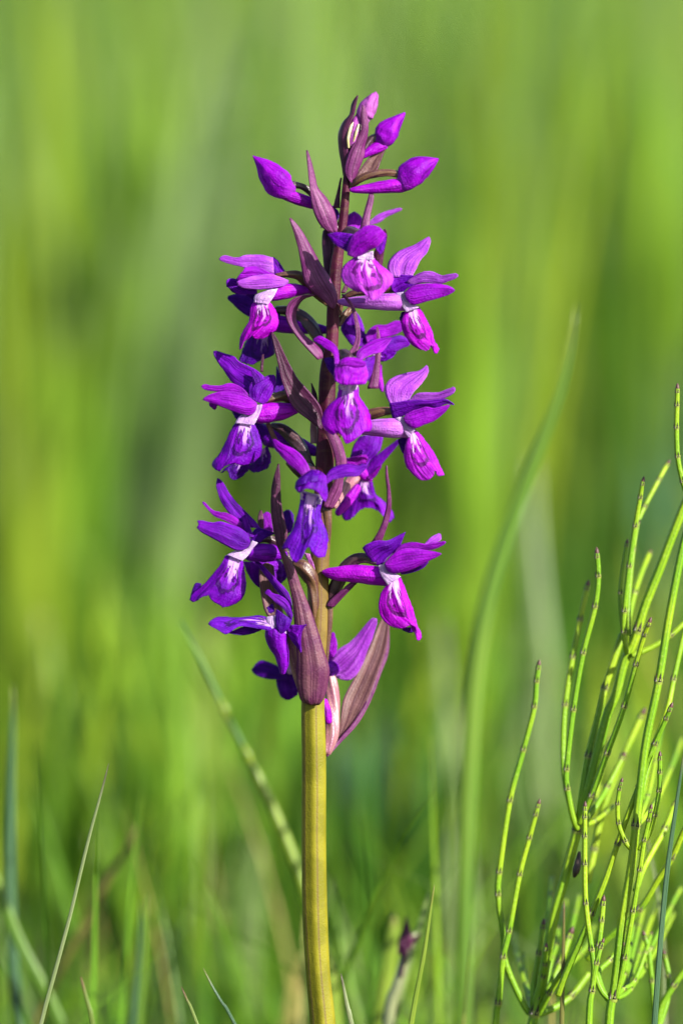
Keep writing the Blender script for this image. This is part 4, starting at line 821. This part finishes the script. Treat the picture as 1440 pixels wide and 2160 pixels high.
tube(wt, 'dark_strip', R0, [(854, 2000, -466, 7), (850, 2030, -466, 4), (846, 2060, -466, 3)], M['bract_dark'], n=8)

# ------------------------------------------------------------------ horsetails
def horsetail_mat():
    m, t = mat('horsetail'); tc, u, v = uv(t)
    bl = obj_noise(t, tc, 45, 2); fine = obj_noise(t, tc, 1500, 2)
    c = mixc(t, ramp(t, bl, 0.36, 0.64), (0.095, 0.205, 0.006), (0.20, 0.285, 0.008))
    s = math_(t, 'SINE', math_(t, 'MULTIPLY', u, 6.28318*7))
    c = mixc(t, math_(t, 'MULTIPLY', ramp(t, s, 0.1, 0.9), 0.4), c, (0.045, 0.11, 0.008))
    c = mixc(t, math_(t, 'MULTIPLY', ramp(t, fine, 0.56, 0.74), 0.3), c, (0.26, 0.33, 0.06))
    surface(t, c, 0.15, 0.45, 0.2, fine, 0.00012); return m
HM = horsetail_mat()
m_, t_ = mat('sheath'); cc = N(t_, 'ShaderNodeRGB'); cc.outputs[0].default_value = (0.15, 0.19, 0.025, 1); surface(t_, cc.outputs[0], 0.1, 0.5, 0.4); SHM = m_
m_, t_ = mat('sheath_teeth'); cc = N(t_, 'ShaderNodeRGB'); cc.outputs[0].default_value = (0.022, 0.012, 0.010, 1); surface(t_, cc.outputs[0], 0, 0.5, 0.3); TEM = m_
m_, t_ = mat('reddish_tip'); cc = N(t_, 'ShaderNodeRGB'); cc.outputs[0].default_value = (0.045, 0.014, 0.012, 1); surface(t_, cc.outputs[0], 0, 0.5, 0.3); TIM = m_
def sheath(parent, p, tg, r, org, tip=False):
    ref = FWD if abs(tg.dot(FWD)) < .9 else UP
    x = (ref - tg*ref.dot(tg)).normalized(); y = tg.cross(x); n = 6; K = 18
    V, F, mi = [], [], []
    prof = [(-0.55, 1.0), (-.25, 1.10), (.5, 1.2), (.95, 1.16)]
    for h, q in prof:
        for j in range(K):
            a = 2*math.pi*j/K; V.append(p + tg*h*r*1.1 + (x*math.cos(a)+y*math.sin(a))*r*q)
    for i in range(len(prof)-1):
        for j in range(K): F.append((i*K+j, i*K+(j+1) % K, (i+1)*K+(j+1) % K, (i+1)*K+j)); mi.append(0)
    for k in range(n):
        a0 = 2*math.pi*k/n+.3
        b = len(V)
        for da, h, q in ((-.36, .1, 1.26), (.36, .1, 1.26), (0, 2.3, 1.15), (0, .1, 1.02)):
            a = a0+da; V.append(p + tg*h*r*1.1 + (x*math.cos(a)+y*math.sin(a))*r*q)
        F += [(b, b+1, b+2), (b+1, b+3, b+2), (b+3, b, b+2)]; mi += [1, 1, 1]
    o = mesh_obj('node_sheath', V, F, None, [SHM, TEM], parent, org)
    o.data.polygons.foreach_set('material_index', mi)
    return o
RH1 = region(1000, 800, 3.177); RH2 = region(1000, 1480, 3.177)
def h2(*pts): return [(*RH2(p), *p[2:]) for p in pts]
def h1(*pts): return [(*RH1(p), *p[2:]) for p in pts]
def branch(plant, pts, d, r, org, nodes=(), tipped=True, name='branch', grow=None):
    """pts tip first, pixel grid; r = (tip, foot) radius; nodes = distances along the points where a sheath sits"""
    global ORG
    ORG = org
    n = len(pts); dd = d if isinstance(d, (tuple, list)) else (d, d)
    q = []
    for i, p in enumerate(pts):
        t = i/(n-1); q.append((p[0], p[1], dd[0]+(dd[1]-dd[0])*t, (1.0 if name == 'main_stem' else 1.12)*(r[0]+(r[1]-r[0])*t)))
    o = tube(plant, name, R0, q, HM, n=21, seg=max(14, 5*n), ribs=7, ribamp=.05, tip=.8)
    for i, p in enumerate(q):
        if i == 0 and tipped:
            a = P(*q[0][:3]); tg = (a-P(*q[1][:3])).normalized()
            sheath(o, a - tg*q[0][3]*MM*1.5, tg, q[0][3]*MM*.9, org)
            tp = tube(o, 'tip', R0, [(p[0], p[1], p[2], p[3]*.95), (p[0]+tg.x*p[3]*1.5, p[1]-tg.z*p[3]*1.5, p[2], p[3]*.75), (p[0]+tg.x*p[3]*2.6, p[1]-tg.z*p[3]*2.6, p[2], p[3]*.2)], TIM, n=10, seg=6)
        elif i in nodes:
            a = P(*p[:3]); b2 = P(*q[i-1][:3]); tg = (b2-a).normalized()
            sheath(o, a, tg, p[3]*MM, org)
    return o
def to_ground(x, y, d, slope=0.0):
    g = ground_y(x, d)+6; return (x+slope*(g-y), g)
# first plant: tall leaning main stem with two whorls
ox, od = 1120, -120
HO = P(1095, ground_y(1095, od), od)
hA = tag(empty('horsetail', HO), 'horsetail with thick leaning main stem and whorls of jointed branches', 'horsetail', 'horsetails beside the orchid')
gA = to_ground(1122, 2150, od, -.2)
branch(hA, h1((1440, 760), (1398, 860), (1300, 1110), (1240, 1270), (1140, 1520), (1090, 1690), (1050, 1800), (1000, 1900), (940, 2130)) + h2((890, 80), (800, 440), (740, 680), (685, 870), (600, 1200), (530, 1450), (450, 1900), (400, 2100)) + [gA],
       (-90, od), (9, 10.5), HO, nodes=(5, 12, 16), tipped=False, name='main_stem')
branch(hA, h1((1128, 690), (1108, 800), (1075, 990), (1035, 1260), (1003, 1560), (1000, 1700), (1022, 1830)), (-60, -88), (4.2, 5.2), HO, range(1, 6))
branch(hA, h1((1020, 1105), (990, 1300), (978, 1440), (985, 1600), (1015, 1820)), (-120, -90), (3.8, 4.6), HO, (2,))
branch(hA, h1((1290, 570), (1230, 680), (1135, 860), (1090, 970), (1060, 1150), (1030, 1500), (1035, 1810)), (-230, -100), (4.2, 5.0), HO, range(1, 5))
branch(hA, h1((1172, 1165), (1120, 1290), (1070, 1440), (1025, 1640), (1020, 1800)), (-330, -110), (4.6, 6), HO, (2,))
branch(hA, h1((1398+60, 1600), (1398, 1640), (1310, 1720), (1180, 1800), (1060, 1850)), (-120, -90), (4.6, 5.4), HO, (2,), tipped=False)
branch(hA, h1((820, 1172), (828, 1325), (805, 1530), (725, 1840)) + h2((660, 60), (615, 460), (622, 590), (660, 780), (690, 850)), (-70, -100), (5, 5.6), HO, range(1, 7))
branch(hA, h1((755, 1390), (705, 1620), (655, 1870)) + h2((605, 30), (592, 330), (610, 560), (680, 840)), (-190, -104), (5.2, 6), HO, range(1, 4))
branch(hA, h1((985, 1720), (960, 1800), (870, 2080)) + h2((830, 100), (760, 375), (722, 610), (695, 840)), (-170, -104), (6.5, 6.5), HO, (2, 4), tipped=False)
branch(hA, h1((1170, 1632), (1135, 1720), (1078, 1920)) + h2((1000, 40), (885, 355), (780, 640), (705, 810)), (-20, -96), (4.4, 6), HO, range(1, 6))
branch(hA, h2((992, 372), (885, 580), (820, 690), (720, 840)), (-220, -110), (5, 6), HO, (1,))
branch(hA, h2((1120, 90), (1060, 220), (990, 380), (900, 600), (840, 800), (800, 1000), (760, 1200)), (-320, -250), (6, 6.5), HO, (2, 5), name='branch')
branch(hA, h1((430, 1922), (415, 2030)) + h2((400, 40), (325, 330), (235, 670), (165, 1150), (158, 1300), (190, 1560), (210, 1760), (340, 2050), (400, 2100)), (-110, -128), (4.6, 6.2), HO, range(1, 7))
branch(hA, h2((428, 690), (408, 765), (365, 920), (300, 1165), (230, 1545), (190, 1720), (160, 2030), (142, 2160)) + [to_ground(1040, 2200, -110, -.05)], (-90, -112), (4.2, 6.5), HO, range(1, 7))
branch(hA, h2((458, 1500), (430, 1700), (395, 1900), (395, 2080)), (-150, -122), (5, 6), HO, (1,))
branch(hA, h2((640, 1560), (570, 1760), (500, 1920), (420, 2080)), (-190, -124), (6.5, 7), HO, (1,))
branch(hA, h2((700, 1640), (600, 1790), (500, 1960), (430, 2090)), (-60, -118), (5.4, 6), HO, (1, 2), tipped=False)
branch(hA, h2((760, 1830), (640, 1980), (520, 2060), (420, 2100)), (-200, -124), (6.5, 7), HO, (1,), tipped=False)
for k, (tx, ty, dz) in enumerate([(520, 1180, -260), (610, 1330, -340), (700, 1300, -300), (330, 1700, -280), (270, 1560, -380), (560, 1520, -220), (800, 1500, -330), (480, 1650, -60)]):
    mx = 400+(tx-400)*.75
    branch(hA, h2((tx, ty), (tx-(tx-mx)*.35, ty+120), (mx, ty+300 if ty < 1500 else ty+200), (400+(tx-400)*.3, 2000 if ty > 1500 else 1900), (402, 2100)), (dz*1.5, -122), (3.8, 4.8), HO, (1, 2, 3))
for k, (tx, ty, dz) in enumerate([(840, 560, -300), (900, 250, -280), (780, 330, -340), (930, 700, -200)]):
    branch(hA, h2((tx, ty), (tx-(tx-690)*.25, ty+(850-ty)*.35), (690+(tx-690)*.45, ty+(850-ty)*.7), (692, 850)), (dz*1.4, -104), (3.8, 4.8), HO, (1, 2))
# second plant: the one nearer the frame's edge
HO2 = P(1275, ground_y(1275, 0), 0)
hB = tag(empty('horsetail', HO2), 'horsetail with straight bright main stem rising right behind the thin blue-grey blade', 'horsetail', 'horsetails beside the orchid')
branch(hB, h1((1500, 700), (1440, 950), (1385, 1160), (1300, 1600), (1230, 2030)) + h2((1150, 250), (1110, 560), (1080, 840), (1050, 1100), (990, 1450), (950, 1800), (925, 1995), (900, 2160)) + [to_ground(1275, 2200, 0, -.04)],
       (-10, 0), (8, 9.5), HO2, nodes=(4, 7, 11), tipped=False, name='main_stem')
branch(hB, h1((1358, 68), (1355, 180), (1352, 330), (1360, 525), (1395, 690), (1440, 830)), (0, -10), (4.4, 5), HO2, range(1, 5))
branch(hB, h1((1460, 1500), (1398, 1720), (1330, 2020)) + h2((1290, 50), (1200, 300), (1130, 560), (1085, 840)), (-130, -20), (5, 6), HO2, (2, 4), tipped=False)
branch(hB, h2((1312, 42), (1280, 120), (1205, 290), (1095, 575), (1000, 830), (955, 960), (880, 1180), (780, 1430), (700, 1620), (620, 1800), (560, 1960)), (10, -60), (4.4, 6.5), HO2, (1, 2, 3, 5, 7))
branch(hB, h2((1241, 370), (1240, 480), (1235, 605), (1205, 770), (1165, 890), (1105, 985)), (10, -4), (4.2, 5), HO2, range(1, 4))
branch(hB, h2((1180, 722), (1165, 800), (1135, 935), (1105, 1135), (1060, 1410), (1005, 1725), (950, 1980)), (30, 2), (3.9, 5.2), HO2, range(1, 6))
branch(hB, h2((983, 542), (970, 592), (958, 690), (965, 820), (1010, 940), (1050, 990)), (10, -4), (3.6, 4.8), HO2, range(1, 5))
branch(hB, h2((1340, 690), (1270, 860), (1140, 1100), (1080, 1260)), (-180, -30), (5.6, 6), HO2, (1,))
branch(hB, h2((1440, 790), (1398, 870), (1320, 1050), (1230, 1190), (1100, 1400), (900, 1580), (760, 1720)), (-80, -160), (5.4, 6.5), HO2, (2, 4), tipped=False)
branch(hB, h2((862, 1342), (850, 1475), (830, 1640), (805, 1800), (850, 1940), (920, 2010)), (-20, 0), (5, 5.4), HO2, (1, 2))
branch(hB, h2((980, 1640), (900, 1740), (830, 1820), (870, 1960), (920, 2020)), (-120, -6), (5, 5.6), HO2, (1,))
for k, (tx, ty, dz) in enumerate([(1060, 1500, -160), (1130, 1380, -240), (1180, 1560, -120), (1010, 1420, -260), (1330, 1420, -300), (1380, 1250, -260), (1240, 1300, -330)]):
    branch(hB, h2((tx, ty), (tx-(tx-930)*.15, ty+130), (930+(tx-930)*.55, 1480+(ty-1250)*.7+180), (930+(tx-930)*.25, 1930), (926, 2000)), (dz*1.6, -8), (3.8, 4.8), HO2, (1, 2, 3))
for k, (tx, ty, dz) in enumerate([(1180, 330, -240), (1250, 180, -300), (1330, 420, -260), (1390, 250, -340)]):
    branch(hB, h2((tx, ty), (tx-(tx-1080)*.25, ty+(840-ty)*.35), (1080+(tx-1080)*.45, ty+(840-ty)*.7), (1082, 840)), (dz*1.5, -10), (3.8, 4.8), HO2, (1, 2))
# third plant: slim, in front of the main stems
HO3 = P(1232, ground_y(1232, 60), 60)
hC = tag(empty('horsetail', HO3), 'slim horsetail with pink-tipped shoot in front of the thicker leaning stems', 'horsetail', 'horsetails beside the orchid')
branch(hC, h2((855, 1618), (842, 1655), (815, 1760), (785, 1945), (765, 2160)) + [to_ground(1238, 2200, 60, -.03)], (60, 60), (4.2, 8), HO3, (1, 2, 3), name='main_stem')
branch(hC, h2((740, 708), (738, 782), (738, 910), (738, 1095), (745, 1360), (785, 1670), (800, 1780), (788, 1930)), (50, 60), (4.3, 5.6), HO3, range(1, 6))
# fourth plant: small one at the lower edge
HO4 = P(1385, ground_y(1385, -150), -150)
hD = tag(empty('horsetail', HO4), 'small blurred horsetail low behind the thin blue-grey blade', 'horsetail', 'horsetails beside the orchid')
branch(hD, h2((1138, 1572), (1165, 1670), (1188, 1880), (1205, 2060), (1225, 2200)) + [to_ground(1390, 2200, -150, .02)], (-170, -150), (5, 6.5), HO4, (1, 2), name='main_stem')
branch(hD, h2((1272, 1700), (1300, 1850), (1290, 2000), (1230, 2190)), (-200, -152), (4.5, 6), HO4, (1,))
branch(hD, h2((1440, 1760), (1398, 1810), (1330, 1910), (1250, 2050), (1228, 2190)), (-160, -152), (5.5, 6), HO4, (2,), tipped=False)
# dark husk stuck on the leaning stem
ORG = P(1217, 1823, -90)
tube(None, 'dry_husk', R0, [(1221, 1798, -96, 3), (1219, 1815, -92, 7), (1215, 1835, -90, 8), (1211, 1848, -92, 4)], TEM, n=10, seg=10, wob=.2)
tag(bpy.data.objects['dry_husk'], 'tiny dark dry husk stuck to the leaning horsetail stem', 'husk')
